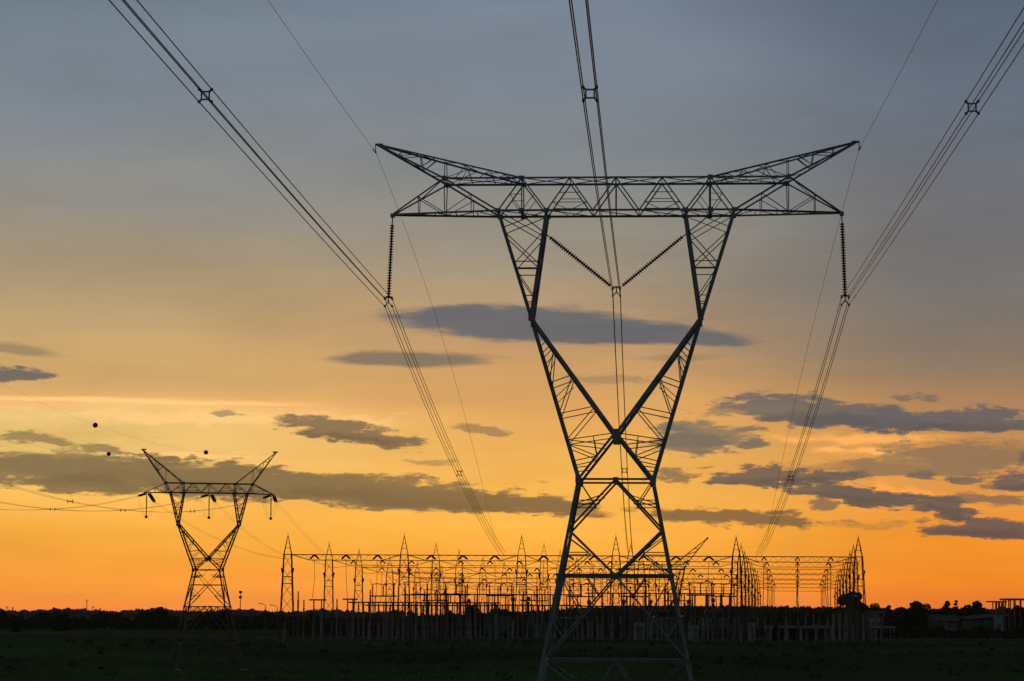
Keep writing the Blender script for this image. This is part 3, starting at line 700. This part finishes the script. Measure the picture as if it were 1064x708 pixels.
for i, k in enumerate(KS):
    D = DG*k; px = [VS + (c-VS)/k for c in C0]
    p = [P(c, BY[i], D) for c in px]; zc = sum(q.z for q in p)/6
    zp = P(560, PY[i], D).z; H = zc - PLAT
    root = empty('substation_gantry', (p[0].x, D, PLAT), 0, f'{ORD[i]} steel lattice gantry row of the substation with spired columns and long beam', 'gantry', 'gantry rows of the substation')
    th = .07 if i == 0 else .056
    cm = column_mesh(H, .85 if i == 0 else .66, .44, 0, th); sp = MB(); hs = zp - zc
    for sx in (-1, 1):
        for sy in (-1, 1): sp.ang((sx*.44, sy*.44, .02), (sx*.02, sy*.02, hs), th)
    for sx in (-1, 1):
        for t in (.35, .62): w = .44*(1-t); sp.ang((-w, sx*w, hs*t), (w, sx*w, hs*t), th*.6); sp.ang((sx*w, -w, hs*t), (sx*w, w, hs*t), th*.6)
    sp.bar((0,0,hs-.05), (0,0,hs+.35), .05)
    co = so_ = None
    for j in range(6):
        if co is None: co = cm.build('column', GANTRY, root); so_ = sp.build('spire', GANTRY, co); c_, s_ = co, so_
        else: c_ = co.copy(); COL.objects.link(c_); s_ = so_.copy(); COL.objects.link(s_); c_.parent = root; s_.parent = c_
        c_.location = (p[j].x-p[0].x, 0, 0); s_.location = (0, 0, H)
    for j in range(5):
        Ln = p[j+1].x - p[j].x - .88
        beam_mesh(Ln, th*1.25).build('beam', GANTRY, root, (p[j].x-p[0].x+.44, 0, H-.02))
        if i < 6:
            for fr, nm in ((.21,'left'), (.5,'middle'), (.79,'right')):
                x = p[j].x + .44 + Ln*fr
                insul_pair((x, D, zc-.12), f'{nm} dark inverted-V insulator pair under the {BAY[j]} bay of the {ORD[i]} gantry', f'insulator pairs of the {ORD[i]} gantry', (.35,.6,.9) if j == 4 else ((.9,.9,.9) if i == 0 else (.6,.6,.75)))
                if i in (0, 2, 4) or j == 4:
                    x2 = x; m = MB(); rr = random.Random(i*100+j*10+int(fr*10)); hh = rr.uniform(3.2, 5.0)
                    m.tube([(0,0,-.5), (rr.uniform(-.1,.1), rr.uniform(-.3,.3), -(H-hh)*.5), (rr.uniform(-.25,.25), rr.uniform(-.6,.6), -(H-hh))], .028 if j < 4 else .045, 5)
                    tag(m.build('dropper_wire', WIRE, None, (x2, D, zc-.1)), f'{nm} thin dropper wire hanging in the {BAY[j]} bay of the {ORD[i]} gantry', 'dropper wire', f'dropper wires of the {ORD[i]} gantry')

# long strung busbars running in depth between the gantries, one per phase and bay
for j in range(5):
    for fr, nm in ((.21,'left'), (.5,'middle'), (.79,'right')):
        pts = []
        for i, k in enumerate(KS):
            D = DG*k; c = VS + (lerp(C0[j], C0[j+1], fr)-VS)/k; q = P(c, BY[i]+5, D)
            if pts: pts.append((pts[-1]+q)*.5 - V3(0,0,.55))
            pts.append(q)
        b0 = pts[0]; m = MB(); m.tube([q-b0 for q in pts], .022, 5)
        tag(m.build('strung_busbar', WIRE, None, b0), f'{nm} strung wire running back through the {BAY[j]} bay of the gantries', 'busbar wire', 'strung busbars over the substation')

# ------------------------------------------------------------------ substation equipment
def dbase(y): return (8-PLAT)*F/(y-639.3)
def gpos(px, D): return V3(P(px, 639.3, D).x, D, PLAT)
def post_mesh(h, hi, w):
    pl = MB(); pl.bar((0,0,-.05), (0,0,h), w); pl.box((0,0,h+.02), (w*1.5,w*1.5,.06))
    ins = MB(); prof = []; n = max(4, int(hi/.16))
    for i in range(n): t = hi*i/n; prof += [(t,.06),(t+.03,.12),(t+.06,.12),(t+.08,.06)]
    prof.append((hi, .07)); ins.lathe(prof, V3(0,0,h), V3(0,0,h+hi), 8)
    return pl, ins
def bus_rack(pxs, ytop, D, label, bar=True, w=.24, hi=1.3, tall=()):
    x0 = gpos(pxs[0], D); root = empty('busbar_rack', x0, 0, label, 'busbar rack', 'busbar racks of the substation')
    H = P(pxs[0], ytop, D).z - PLAT
    pl, ins = post_mesh(H-hi, hi, w); a = b = None
    for px in pxs:
        q = gpos(px, D) - x0
        if a is None: a = pl.build('post', CONC, root); b = ins.build('post_insulator', CERAM, a)
        else:
            a2 = a.copy(); COL.objects.link(a2); b2x = b.copy(); COL.objects.link(b2x); b2x.parent = a2; a2.parent = root; a2.location = q
    if bar:
        m = MB(); e = gpos(pxs[-1], D) - x0; m.tube([(-.6,0,H+.06), (e.x+.6,0,H+.06)], .085, 8); m.build('busbar', GANTRY, root)
    return root
rr = random.Random(5)
def spread(a, b, n): 
    s = (b-a)/(n-1); return [a + i*s + (rr.uniform(-.25,.25)*s if 0 < i < n-1 else 0) for i in range(n)]
bus_rack(spread(367, 515, 30), 626.5, 312, 'long row of thin concrete posts under a straight busbar, left half of the substation')
bus_rack(spread(384, 508, 12), 629.5, 330, 'shorter busbar row just behind the long left post row')
bus_rack(spread(516, 600, 16), 629.5, 318, 'busbar row on posts just left of the tall pylon legs')
bus_rack(spread(604, 700, 18), 630.5, 322, 'busbar row on posts between the tall pylon legs')
bus_rack(spread(706, 768, 12), 631, 326, 'short busbar row right of the tall pylon legs')
bus_rack(spread(772, 880, 16), 633.5, 360, 'low busbar row below the open right bay of the gantries')
bus_rack(spread(432, 600, 15), 618, 350, 'tall busbar row deep in the yard left of the tall pylon')
bus_rack(spread(612, 758, 13), 617, 352, 'tall busbar row deep in the yard right of the tall pylon legs')
bus_rack(spread(444, 592, 9), 609, 372, 'tallest loose post row deep in the yard left of the tall pylon', False)
bus_rack(spread(655, 750, 7), 609, 374, 'tallest loose post row deep in the yard right of the tall pylon', False)
bus_rack([326, 334], 624, 306, 'two-post portal with short bar at the left end of the substation', True, .3)
bus_rack([361, 366.6], 623.3, 306, 'narrow two-post portal with bar beside the left end of the long post row', True, .3)
bus_rack(spread(866, 916, 9), 634, 308, 'close cluster of pale posts at the right end column of the substation', False, .3, .5)
for px, y, lab in ((309.6,614.5,'tall single dark post beside the leftmost gantry column'), (315.6,623.5,'short single dark post beside the leftmost gantry column'),
                   (350,622.5,'single dark post between the two small portals'), (384.5,613,'tall single post rising through the left post row'), (421,612,'tall single post under the second gantry column')):
    H = P(px, y, 308).z - PLAT; pl, ins = post_mesh(H-1.1, 1.1, .2)
    r = empty('post_insulator_stand', gpos(px, 308), 0, lab, 'post', 'single posts of the substation'); pl.build('post', CONC, r); ins.build('insulator', CERAM, r)
# disconnect switches on lattice stands
def switch(px, y, D, label, proto=[None]):
    loc = gpos(px, D); H = P(px, y, D).z - PLAT
    if proto[0] is None:
        r = empty('disconnect_switch', loc)
        m = MB(); h0 = 5.0
        for x in (-1.3, 1.3):
            for s in (-1, 1):
                for f in (-1, 1): m.ang((x+s*.3, f*.3, 0), (x+s*.22, f*.22, h0), .08)
            lace(m, V3(x-.3,-.3,0), V3(x-.22,-.22,h0), V3(x+.3,-.3,0), V3(x+.22,-.22,h0), 7, .045)
        m.bar((-1.9,0,h0+.05), (1.9,0,h0+.05), .16); m.build('stand', GANTRY, r)
        for x in (-1.5, 0, 1.5):
            m = MB(); prof = []
            for i in range(8): t = 1.3*i/8; prof += [(t,.06),(t+.04,.13),(t+.08,.12),(t+.1,.06)]
            m.lathe(prof, V3(x,0,h0+.13), V3(x,0,h0+2), 8); m.build('insulator_column', CERAM, r)
        m = MB(); m.tube([(-1.7,0,h0+1.5), (-.9,0,h0+1.62), (0,0,h0+1.5), (.9,0,h0+1.62), (1.7,0,h0+1.5)], .06, 6); m.tube([(-1.5,0,h0+1.45), (-1.9,0,h0+1.95), (-1.7,0,h0+2.2)], .04, 5); m.tube([(1.5,0,h0+1.45), (1.9,0,h0+1.95), (1.7,0,h0+2.2)], .04, 5)
        m.build('blade', GANTRY, r); proto[0] = r
    else: r = copy_tree(proto[0])
    r.location = loc; r.scale = (1, 1, H/6.7); tag(r, label, 'switch', 'disconnect switches of the substation')
SWL = ['behind the left post row, nearest the second gantry column', 'behind the left post row, middle of a close trio', 'behind the left post row, right of a close trio', 'left of the round bush behind the posts',
       'right of the round bush behind the posts', 'just left of the tall pylon legs', 'between the tall pylon legs, left side', 'between the tall pylon legs, right side', 'just right of the tall pylon legs', 'left of the fifth gantry column', 'beside the fifth gantry column', 'far left, under the second gantry bay']
for (px, y, D), lab in zip(((432,604,340),(452,612,356),(474,604,344),(468,616,372),(520,605,340),(555,612,352),(604,606,340),(660,606,344),(706,612,350),(728,604,342),(752,606,362),(398,606,352)), SWL):
    switch(px, y, D, 'disconnect switch on lattice stand ' + lab)
# current transformers: slim standing insulators with a head, second proto
def ctx(px, y, D, label, proto=[None]):
    loc = gpos(px, D); H = P(px, y, D).z - PLAT
    if proto[0] is None:
        r = empty('current_transformer', loc); m = MB(); m.bar((0,0,0), (0,0,2.4), .34); m.build('pedestal', CONC, r)
        m = MB(); prof = []
        for i in range(12): t = 2.2*i/12; prof += [(t,.13),(t+.05,.2),(t+.1,.19),(t+.13,.13)]
        m.lathe(prof, V3(0,0,2.4), V3(0,0,5), 10); m.build('insulator', CERAM, r)
        m = MB(); m.lathe([(0,.14),(.1,.27),(.45,.27),(.6,.1)], V3(0,0,4.6), V3(0,0,6), 10); m.build('head', DARKM, r); proto[0] = r
    else: r = copy_tree(proto[0])
    r.location = loc; r.scale = (1, 1, H/5.2); tag(r, label, 'transformer', 'current transformers of the substation')
CTP = [(445,'left of the round bush'),(487,'in front of the round bush'),(533,'left of the third gantry column'),(549,'right of the third gantry column'),(577,'beside the left leg of the tall pylon'),(612,'inside the left leg of the tall pylon'),(648,'beside the fourth gantry column'),(676,'inside the right leg of the tall pylon'),(716,'outside the right leg of the tall pylon'),(741,'between the horned mast and the fifth gantry column')]
for px, lab in CTP: ctx(px, 621 + rr.uniform(-3, 4), 314 + rr.uniform(-4, 20), 'slim standing current transformer ' + lab)

# the horned mast right behind the pylon
DH = 300.0
m0 = gpos(699, DH); root = empty('horned_mast', m0, 0, 'slanting lattice mast with one long horn, just right of the tall pylon', 'mast')
hz = lambda px, y, dy=0: P(px, y, DH) - m0 + V3(0, dy, 0)
m = MB()
for f in (-.35, .35): m.ang(hz(697,664,f), hz(712,588,f), .13); m.ang(hz(690,664,f), hz(707,592,f), .1)
lace(m, hz(697,664,-.35), hz(712,588,-.35), hz(690,664,-.35), hz(707,592,-.35), 12, .05); m.build('leg', GANTRY, root)
m = MB()
for f in (-1, 1): m.ang(hz(735,559.5,f*.04), hz(712,588,f*.35), .09); m.ang(hz(735,559.5,f*.04), hz(693,592,f*.35), .09)
for t in (.35, .5, .65, .8): m.ang(lerp(hz(735,559.5), hz(712,588), t), lerp(hz(735,559.5), hz(693,592), t), .06)
lace(m, hz(733,561), hz(712,588), hz(730,563), hz(693,592), 5, .05); m.box(hz(735,559.5), (.2,.2,.25)); m.build('horn', GANTRY, root)
m = MB()
for f in (-.35, .35): m.ang(hz(640,592.2,f), hz(712,592,f), .13); m.ang(hz(655,587,f), hz(710,587,f), .09)
lace(m, hz(640,592.2,-.35), hz(712,592,-.35), hz(655,587,-.35), hz(710,587,-.35), 14, .06); m.build('beam', GANTRY, root)

# perimeter fence
root = empty('perimeter_fence', gpos(296, 288.5), 0, 'concrete post and mesh fence along the front of the substation', 'fence')
x0 = gpos(296, 288.5); pm_ = MB(); pm_.box((0,0,.95), (.14,.14,2.0)); pm_.box((0,-.14,2.05), (.12,.4,.12)); a = None
npost = 66
for j in range(npost):
    q = gpos(lerp(296, 925, j/(npost-1)), 288.5) - x0
    if a is None: a = pm_.build('post', CONC, root)
    else: c = a.copy(); COL.objects.link(c); c.parent = root; c.location = q
xe = (gpos(925, 288.5)-x0).x; m = MB()
for z in (.35, .8, 1.25, 1.7, 2.02): m.tube([(0,-.08,z), (xe,-.08,z)], .012, 4)
m.build('wire_strands', WIRE, root)
# low pale structures along the base of the yard
def frame_block(name, pxa, pxb, ytop, ybase, n, depth_m, mt, label, cat, roof=True):
    D = dbase(ybase); A = gpos(pxa, D); Bx = gpos(pxb, D).x; w = Bx - A.x; h = P(pxa, ytop, D).z - PLAT
    root = empty(name, A, 0, label, cat)
    m = MB(); 
    if roof: m.box((w/2, depth_m/2, h-.14), (w+.3, depth_m+.3, .28)); m.build('lintel', mt, root)
    pil = None
    for j in range(n):
        for yy in (0.15, depth_m-.15):
            p_ = MB(); p_.box((.15+(w-.3)*j/(n-1), yy, (h-.285)/2), (.32, .3, h-.285)); p_.build('pillar', mt, root)
    m = MB(); m.box((w/2, depth_m-.5, (h-.4)/2), (w-.7, .16, h-.4)); m.build('back_wall', ROOF, root)
    return root
frame_block('equipment_shelter', 799, 865, 650.5, 664, 5, 4, WHITE, 'low pale open shelter on pillars below the right gantry bay', 'shelter')
frame_block('equipment_shelter', 1008, 1027, 647, 657.5, 4, 4, WHITE, 'small pale shelter with dark openings near the right edge', 'shelter')
frame_block('equipment_shelter', 905, 929, 651, 661, 3, 3, WHITE, 'dim little shelter just right of the substation end column', 'shelter')
def block(name, px, w, h, d, D, mt, label, cat, cap=True):
    r = empty(name, gpos(px, D), 0, label, cat); m = MB(); m.box((0,0,h/2), (w,d,h)); m.build('body', mt, r)
    m = MB(); m.box((0,0,h+.05), (w+.18,d+.18,.1)); m.build('cap', ROOF, r)
    m = MB(); m.box((0,-d/2-.012,h*.45), (w*.62,.024,h*.7)); m.build('door', DARKM, r)
    return r
block('control_cabinet', 781, .85, 2.2, .8, 312, WHITE, 'tall pale control cabinet standing left of the low open shelter', 'cabinet')
block('control_cabinet', 722, .8, 1.9, .8, 306, WHITE, 'pale control cabinet right of the tall pylon legs', 'cabinet')
block('control_cabinet', 624, .8, 2.0, .8, 306, WHITE, 'pale control cabinet between the tall pylon legs', 'cabinet')
block('control_cabinet', 664, 1.3, 2.2, .9, 312, WHITE, 'wide pale control cabinet between the tall pylon legs', 'cabinet')
block('control_cabinet', 560, 1.0, 1.9, .8, 308, DARKM, 'grey control cabinet left of the tall pylon legs', 'cabinet')
# power transformers with radiators
def power_tx(px, D, label):
    r = empty('power_transformer', gpos(px, D), 0, label, 'transformer', 'power transformers of the substation')
    m = MB(); m.box((0,0,1.5), (3.2,2.0,2.4)); m.box((0,0,2.76), (3.3,2.1,.1)); m.build('tank', DARKM, r)
    for s in (-1, 1):
        m = MB()
        for q in range(6): m.box((s*1.95+(q-2.5)*.1*0, -.8+q*.32, 1.5), (.5,.06,2.0))
        m.build('radiator', DARKM, r)
    m = MB(); m.tube([(-1.3,0,3.5), (1.1,0,3.5)], .32, 12); m.bar((-1,0,2.8), (-1,0,3.3), .12); m.bar((.9,0,2.8), (.9,0,3.3), .12); m.build('conservator', DARKM, r)
    for x in (-.9, 0, .9):
        m = MB(); m.lathe([(0,.12),(.3,.2),(.5,.12),(.8,.18),(1.0,.1),(1.3,.06)], V3(x,-.6,2.8), V3(x,-.75,4), 8); m.build('bushing', CERAM, r)
power_tx(519, 345, 'grey power transformer with side radiators right of the round bush')
power_tx(742, 350, 'grey power transformer with side radiators left of the fifth gantry column')
power_tx(690, 345, 'grey power transformer with side radiators behind the right leg of the tall pylon')

# ------------------------------------------------------------------ buildings and walls on the right
r_ = empty('canopy_shed', gpos(1046, 420), 0, 'raised flat canopy on thin posts at the far right edge of the skyline', 'shed')
o0 = gpos(1046, 420); zt = P(1055, 622, 420).z - PLAT; m = MB(); m.box((4.0,2,zt-.15), (8.6,5,.3)); m.build('roof', ROOF, r_)
m = MB(); m.box((-1.3,2,zt-.55), (2.8,4,.22)); m.build('side_roof', ROOF, r_)
for px in (1036,1039,1042,1045,1048,1050,1053.5,1060,1066,1072):
    x = gpos(px, 420).x - o0.x; hh = zt-.31 if px > 1046 else zt-.67
    for yy in (-.2, 4): 
        m = MB(); m.box((x if px<1070 else x, yy if px>1046 else yy*.8+.3, hh/2), (.16,.16,hh)); m.build('post', GANTRY, r_)
r_ = empty('long_shed', gpos(1022, 400), R(8), 'long low shed with sloping roof in front of the right-hand trees', 'shed')
m = MB(); m.box((0,0,1.25), (5.6,5,2.5)); m.build('wall', ROOF, r_)
m = MB(); m.add([(-3.2,-2.9,2.6),(3.2,-2.9,3.2),(3.2,2.9,3.5),(-3.2,2.9,2.9),(-3.2,-2.9,2.75),(3.2,-2.9,3.35),(3.2,2.9,3.65),(-3.2,2.9,3.05)], [(3,2,1,0),(4,5,6,7),(0,1,5,4),(1,2,6,5),(2,3,7,6),(3,0,4,7)]); m.build('roof', ROOF, r_)
r_ = empty('pump_house', gpos(1037.5, 385), 0, 'narrow pale block house beside the right canopy', 'building')
m = MB(); m.box((0,0,1.7), (1.2,1.2,3.4)); m.build('wall', WHITE, r_); m = MB(); m.box((0,0,3.46), (1.5,1.5,.12)); m.build('roof', ROOF, r_); m = MB(); m.box((0,-.615,1), (.6,.03,2)); m.build('door', DARKM, r_)
Dw = 420; A = gpos(958, Dw); B = gpos(1012, Dw); r_ = empty('low_wall', A, 0, 'low pale wall running along the base of the trees on the right', 'wall')
m = MB(); m.box(((B.x-A.x)/2, 0, .55), (B.x-A.x, .2, 1.1)); m.build('panel', WHITE, r_); m = MB(); m.box(((B.x-A.x)/2, 0, 1.16), (B.x-A.x+.1, .3, .12)); m.build('coping', CONC, r_)
# far-off houses among the trees, right
def house(px, D, w, d, h, rz, label, mt=WHITE):
    r = empty('house', gpos(px, D), rz, label, 'house', 'houses among the far trees'); m = MB(); m.box((0,0,h/2), (w,d,h)); m.build('wall', mt, r)
    m = MB(); m.add([(-w/2-.3,-d/2-.3,h+.01),(w/2+.3,-d/2-.3,h+.01),(w/2+.3,d/2+.3,h+.01),(-w/2-.3,d/2+.3,h+.01),(-w/2-.3,0,h+1.3),(w/2+.3,0,h+1.3)], [(3,2,1,0),(0,1,5,4),(2,3,4,5),(1,2,5),(3,0,4)]); m.build('roof', ROOF, r)
    for x in (-w*.28, w*.28): m = MB(); m.box((x,-d/2-.012,h*.55), (.8,.03,.9)); m.build('window', DARKM, r)
    m = MB(); m.box((0,-d/2-.012,.95), (.8,.03,1.9)); m.build('door', DARKM, r)
house(980, 520, 5, 5, 2.2, .1, 'low dark house below the right-hand trees', ROOF)
house(907, 500, 4, 4, 2.9, -.1, 'tiny pale house beside the round tree at the substation end')
house(1001, 560, 5, 5, 2.4, .0, 'low dark house half hidden behind the long shed', ROOF)

# ------------------------------------------------------------------ trees and scrub
def leaf_cloud(mb, c, r, n, size, seed, flat=1.0):
    g_ = np.random.default_rng(seed)
    for _ in range(n):
        d = g_.normal(size=3); d /= np.linalg.norm(d); rad = g_.uniform(.45, 1.0)**.6
        p = Vector(c) + Vector((d[0]*r[0]*rad, d[1]*r[1]*rad, d[2]*r[2]*rad*flat))
        a = Vector(g_.normal(size=3)).normalized(); b = a.cross(Vector(g_.normal(size=3))).normalized(); s = size*g_.uniform(.6, 1.3)
        mb.add([p-a*s-b*s*.5, p+a*s*.2-b*s*.6, p+a*s+b*s*.1, p-a*s*.1+b*s*.6], [(0,1,2,3)])
def tree(px, D, top_y, wpx, label, name='tree', seed=1, mt=None, stem=.35, lobes=9, dens=1.0):
    mt = mt or LEAF
    b = gpos(px, D); H = P(px, top_y, D).z - PLAT; w = wpx*D/F/2; root = empty(name, b, 0, label, 'tree' if name != 'bush' else 'bush', 'trees and bushes on the skyline')
    g_ = random.Random(seed); m = MB(); hs = H*stem
    lean = g_.uniform(-.06,.06)*H
    m.tube([(0,0,-.2), (lean*.3,0,hs*.5), (lean,0,H*.75)], max(.08, H*.035), 7, max(.03, H*.012))
    cr = MB(); cs = []
    for i in range(lobes):
        a = g_.uniform(0, 6.283); rad = g_.uniform(.15, .78); t = (i+.5+g_.uniform(-.4,.4))/lobes
        zz = lerp(hs, H*.93, t); fall = math.sin(math.pi*min(.95, .25+.65*t))
        c = V3(lean + math.cos(a)*w*rad*fall, math.sin(a)*w*rad*fall, zz); q = g_.uniform(.28, .46)*w
        c.z = min(c.z, H - q*.75); cs.append(c)
        leaf_cloud(cr, c, (q*1.1, q*1.1, q*.75), int(190*dens), max(.15, w*.085), seed*31+i)
        m.tube([(lean*.6, 0, hs*.75), lerp(V3(lean*.8,0,hs), c, .55) + V3(0,0,-.08), c], max(.035, H*.014), 5, .015)
    m.build('trunk', BARK, root); cr.build('crown', mt, root)
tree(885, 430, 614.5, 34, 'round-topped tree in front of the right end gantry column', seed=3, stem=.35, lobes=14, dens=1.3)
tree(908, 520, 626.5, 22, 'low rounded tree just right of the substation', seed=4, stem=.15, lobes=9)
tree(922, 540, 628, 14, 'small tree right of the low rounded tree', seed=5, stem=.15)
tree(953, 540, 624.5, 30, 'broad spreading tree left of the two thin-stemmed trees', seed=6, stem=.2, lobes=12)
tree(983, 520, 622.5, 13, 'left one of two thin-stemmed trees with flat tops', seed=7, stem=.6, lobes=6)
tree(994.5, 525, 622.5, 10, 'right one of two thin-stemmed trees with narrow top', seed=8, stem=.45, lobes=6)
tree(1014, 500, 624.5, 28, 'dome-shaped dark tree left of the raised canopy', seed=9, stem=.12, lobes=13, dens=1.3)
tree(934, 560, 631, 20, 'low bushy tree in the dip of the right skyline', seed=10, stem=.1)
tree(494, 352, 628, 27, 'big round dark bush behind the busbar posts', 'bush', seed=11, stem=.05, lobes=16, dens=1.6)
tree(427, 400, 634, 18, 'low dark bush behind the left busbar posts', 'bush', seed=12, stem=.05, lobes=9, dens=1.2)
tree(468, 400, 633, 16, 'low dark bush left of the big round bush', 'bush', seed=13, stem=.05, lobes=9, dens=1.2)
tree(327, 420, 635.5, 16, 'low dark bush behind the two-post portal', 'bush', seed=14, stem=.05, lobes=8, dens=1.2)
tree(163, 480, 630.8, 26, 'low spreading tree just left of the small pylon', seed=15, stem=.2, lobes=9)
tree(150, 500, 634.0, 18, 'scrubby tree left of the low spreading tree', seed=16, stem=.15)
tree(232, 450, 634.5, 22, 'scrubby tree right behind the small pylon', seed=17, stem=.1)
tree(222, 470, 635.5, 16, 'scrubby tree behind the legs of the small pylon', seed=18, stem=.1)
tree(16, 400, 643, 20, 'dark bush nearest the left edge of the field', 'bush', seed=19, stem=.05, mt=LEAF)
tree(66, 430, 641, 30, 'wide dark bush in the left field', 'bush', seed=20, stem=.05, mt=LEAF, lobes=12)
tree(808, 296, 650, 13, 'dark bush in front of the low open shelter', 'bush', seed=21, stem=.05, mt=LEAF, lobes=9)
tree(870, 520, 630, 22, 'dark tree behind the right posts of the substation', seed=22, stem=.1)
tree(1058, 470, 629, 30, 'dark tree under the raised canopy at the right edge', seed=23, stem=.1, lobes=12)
# distant wood: one mass
def wood(name, x0, x1, Dc, Dspread, n, hfun, size, mt, label, seed):
    g_ = np.random.default_rng(seed); m = MB()
    for _ in range(n):
        px = g_.uniform(x0, x1); D = Dc + g_.uniform(-1, 1)*Dspread; h = hfun(px, D); b = gpos(px, D)
        p = b + V3(0, 0, h*g_.uniform(0, 1)**.6)
        a = Vector(g_.normal(size=3)).normalized(); q = a.cross(Vector(g_.normal(size=3))).normalized(); s = size*g_.uniform(.6,1.4)
        m.add([p-a*s-q*s*.5, p+a*s*.2-q*s*.6, p+a*s+q*s*.1, p-a*s*.1+q*s*.6], [(0,1,2,3)])
    tag(m.build(name, mt), label, 'wood', None, 'stuff')
def hn(seed, lo, hi, f):
    def fn(px, D):
        v = .5 + .25*math.sin(px*f+seed) + .17*math.sin(px*f*2.7+seed*2+D*.02) + .1*math.sin(px*f*6.1+seed*3)
        return lo + (hi-lo)*max(0, min(1, v))
    return fn
def belt(px, D):
    y = float(np.interp(px, [240,330,400,440,500,560,600,660,760,880,930,1100], [640.5,642,642,640,637.5,635,632,630,630,631.5,633,633]))
    n = .6*math.sin(px*.31+D*.01) + .5*math.sin(px*.83+1) + .4*math.sin(px*1.9+D*.03)
    return max(.4, 3 + (639.3+(px-532)*.00436 - y - .7 + n)*D/F)
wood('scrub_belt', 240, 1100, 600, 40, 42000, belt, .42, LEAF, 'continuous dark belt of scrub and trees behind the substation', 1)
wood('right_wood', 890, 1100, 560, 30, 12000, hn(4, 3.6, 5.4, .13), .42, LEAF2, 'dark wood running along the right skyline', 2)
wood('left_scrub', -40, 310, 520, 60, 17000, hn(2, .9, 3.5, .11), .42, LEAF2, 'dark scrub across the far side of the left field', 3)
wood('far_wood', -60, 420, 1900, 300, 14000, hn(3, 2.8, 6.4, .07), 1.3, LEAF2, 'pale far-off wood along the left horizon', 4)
wood('yard_scrub', 300, 1100, 400, 60, 22000, hn(5, .6, 1.7, .12), .28, LEAF, 'low dark scrub growing among the yard posts', 5)
# lamps and poles on the left skyline
def lamp(px, y, D, label, double=False, arm=0):
    b = gpos(px, D); H = P(px, y, D).z - PLAT; r = empty('street_lamp', b, 0, label, 'street lamp', 'lamps left of the substation')
    m = MB(); m.tube([(0,0,0), (0,0,H)], .1, 6, .06)
    if arm: m.tube([(0,0,H), (arm*.4,0,H+.3), (arm,0,H+.4)], .05, 5)
    m.build('pole', GANTRY, r)
    if double:
        for z in (H+.1, H-.75): m = MB(); m.box((0,0,z), (.5,.3,.4)); m.build('lamp_head', DARKM, r)
    else: m = MB(); m.box((arm+.15*(1 if arm>0 else -1),0,H+.42), (.5,.2,.14)); m.build('lamp_head', DARKM, r)
lamp(249.5, 616, 420, 'mast with two stacked floodlights right of the small pylon', True)
lamp(276, 630, 420, 'single-arm street lamp leaning left, outermost from the substation', arm=-.7)
lamp(288, 631.5, 420, 'single-arm street lamp nearest the leftmost gantry column', arm=-.8)
for px, y, lab in ((7,630,'short thin pole at the left edge of the horizon'), (13,631,'second short thin pole from the left edge of the horizon'), (90,623,'tallest thin antenna mast on the left horizon'), (96.5,630,'thin pole just right of the tallest antenna mast'), (104,632,'thin short pole two steps right of the tallest antenna mast')):
    D = 900; b = gpos(px, D); H = P(px, y, D).z - PLAT; m = MB(); m.tube([(0,0,0), (0,0,H)], .16, 6, .1)
    for z in (.9, .96): m.bar((-.5,0,H*z), (.5,0,H*z), .12)
    tag(m.build('antenna_mast', GANTRY, None, b), lab, 'mast', 'poles on the left horizon')
# dirt track across the left field
def track(px0, px1, y, label):
    D = dbase(y); m = MB(); a, b = gpos(px0, D), gpos(px1, D); n = 16
    for i in range(n+1):
        q = lerp(a, b, i/n); w = 1.6+.6*math.sin(i*1.3); m.v += [(q.x, D-w, PLAT+.012), (q.x, D+w, PLAT+.012)]
    for i in range(n): m.f.append((2*i, 2*i+2, 2*i+3, 2*i+1))
    tag(m.build('path', TRACK), label, None, None, 'structure')
track(-20, 70, 657.5, 'pale dirt track at the far side of the left field'); track(140, 200, 658.2, 'pale dirt track behind the small pylon')
# grass on the near slope
g_ = np.random.default_rng(21); m = MB()
for _ in range(26000):
    y = g_.uniform(222, 291); x = g_.uniform(-.235, .235)*y
    dens = .5+.5*math.sin(x*.13+y*.19)*math.sin(x*.05-y*.27)
    if g_.uniform() > .35+.65*dens: continue
    z = terrain(x, y); h = g_.uniform(.12, .34)*(.6+.8*dens); a = g_.uniform(0, 6.283); w = g_.uniform(.04,.1); dx, dy = math.cos(a)*w, math.sin(a)*w; lx, ly = g_.normal(0, .1, 2)
    m.add([(x-dx,y-dy,z-.03),(x+dx,y+dy,z-.03),(x+lx+dx*.2,y+ly+dy*.2,z+h),(x+lx-dx*.4,y+ly-dy*.4,z+h*.93)], [(0,1,2,3)])
tag(m.build('grass', GRASSM), 'dark rough grass covering the slope below the substation', 'grass', None, 'stuff')
m = MB()
for q in range(120):
    y = g_.uniform(226, 284); x = g_.uniform(-.22, .22)*y; s = g_.uniform(.25, .7)
    if abs(x-P(215,0,y).x) < 4: continue
    leaf_cloud(m, (x, y, terrain(x,y)+s*.4), (s*1.3, s, s*.6), 40, .11, 900+q)
tag(m.build('weeds', LEAF2), 'scattered low weeds on the dark grassy slope', 'weeds', None, 'stuff')

# evening haze over the plain
hm = MB(); hm.box((0, 3700, 30), (15400, 8000, 64))
me = bpy.data.meshes.new('haze'); me.from_pydata(hm.v, [], hm.f); hmat = bpy.data.materials.new('haze_air'); hmat.use_nodes = True
hn_ = hmat.node_tree; hn_.nodes.clear(); pv = hn_.nodes.new('ShaderNodeVolumePrincipled'); pv.inputs['Density'].default_value = 0.00005
pv.inputs['Color'].default_value = (.85,.86,.9,1); pv.inputs['Anisotropy'].default_value = .5
om = hn_.nodes.new('ShaderNodeOutputMaterial'); hn_.links.new(pv.outputs[0], om.inputs['Volume'])
me.materials.append(hmat); ho = bpy.data.objects.new('haze', me); COL.objects.link(ho); tag(ho, 'thin evening haze over the plain', 'haze', None, 'stuff')
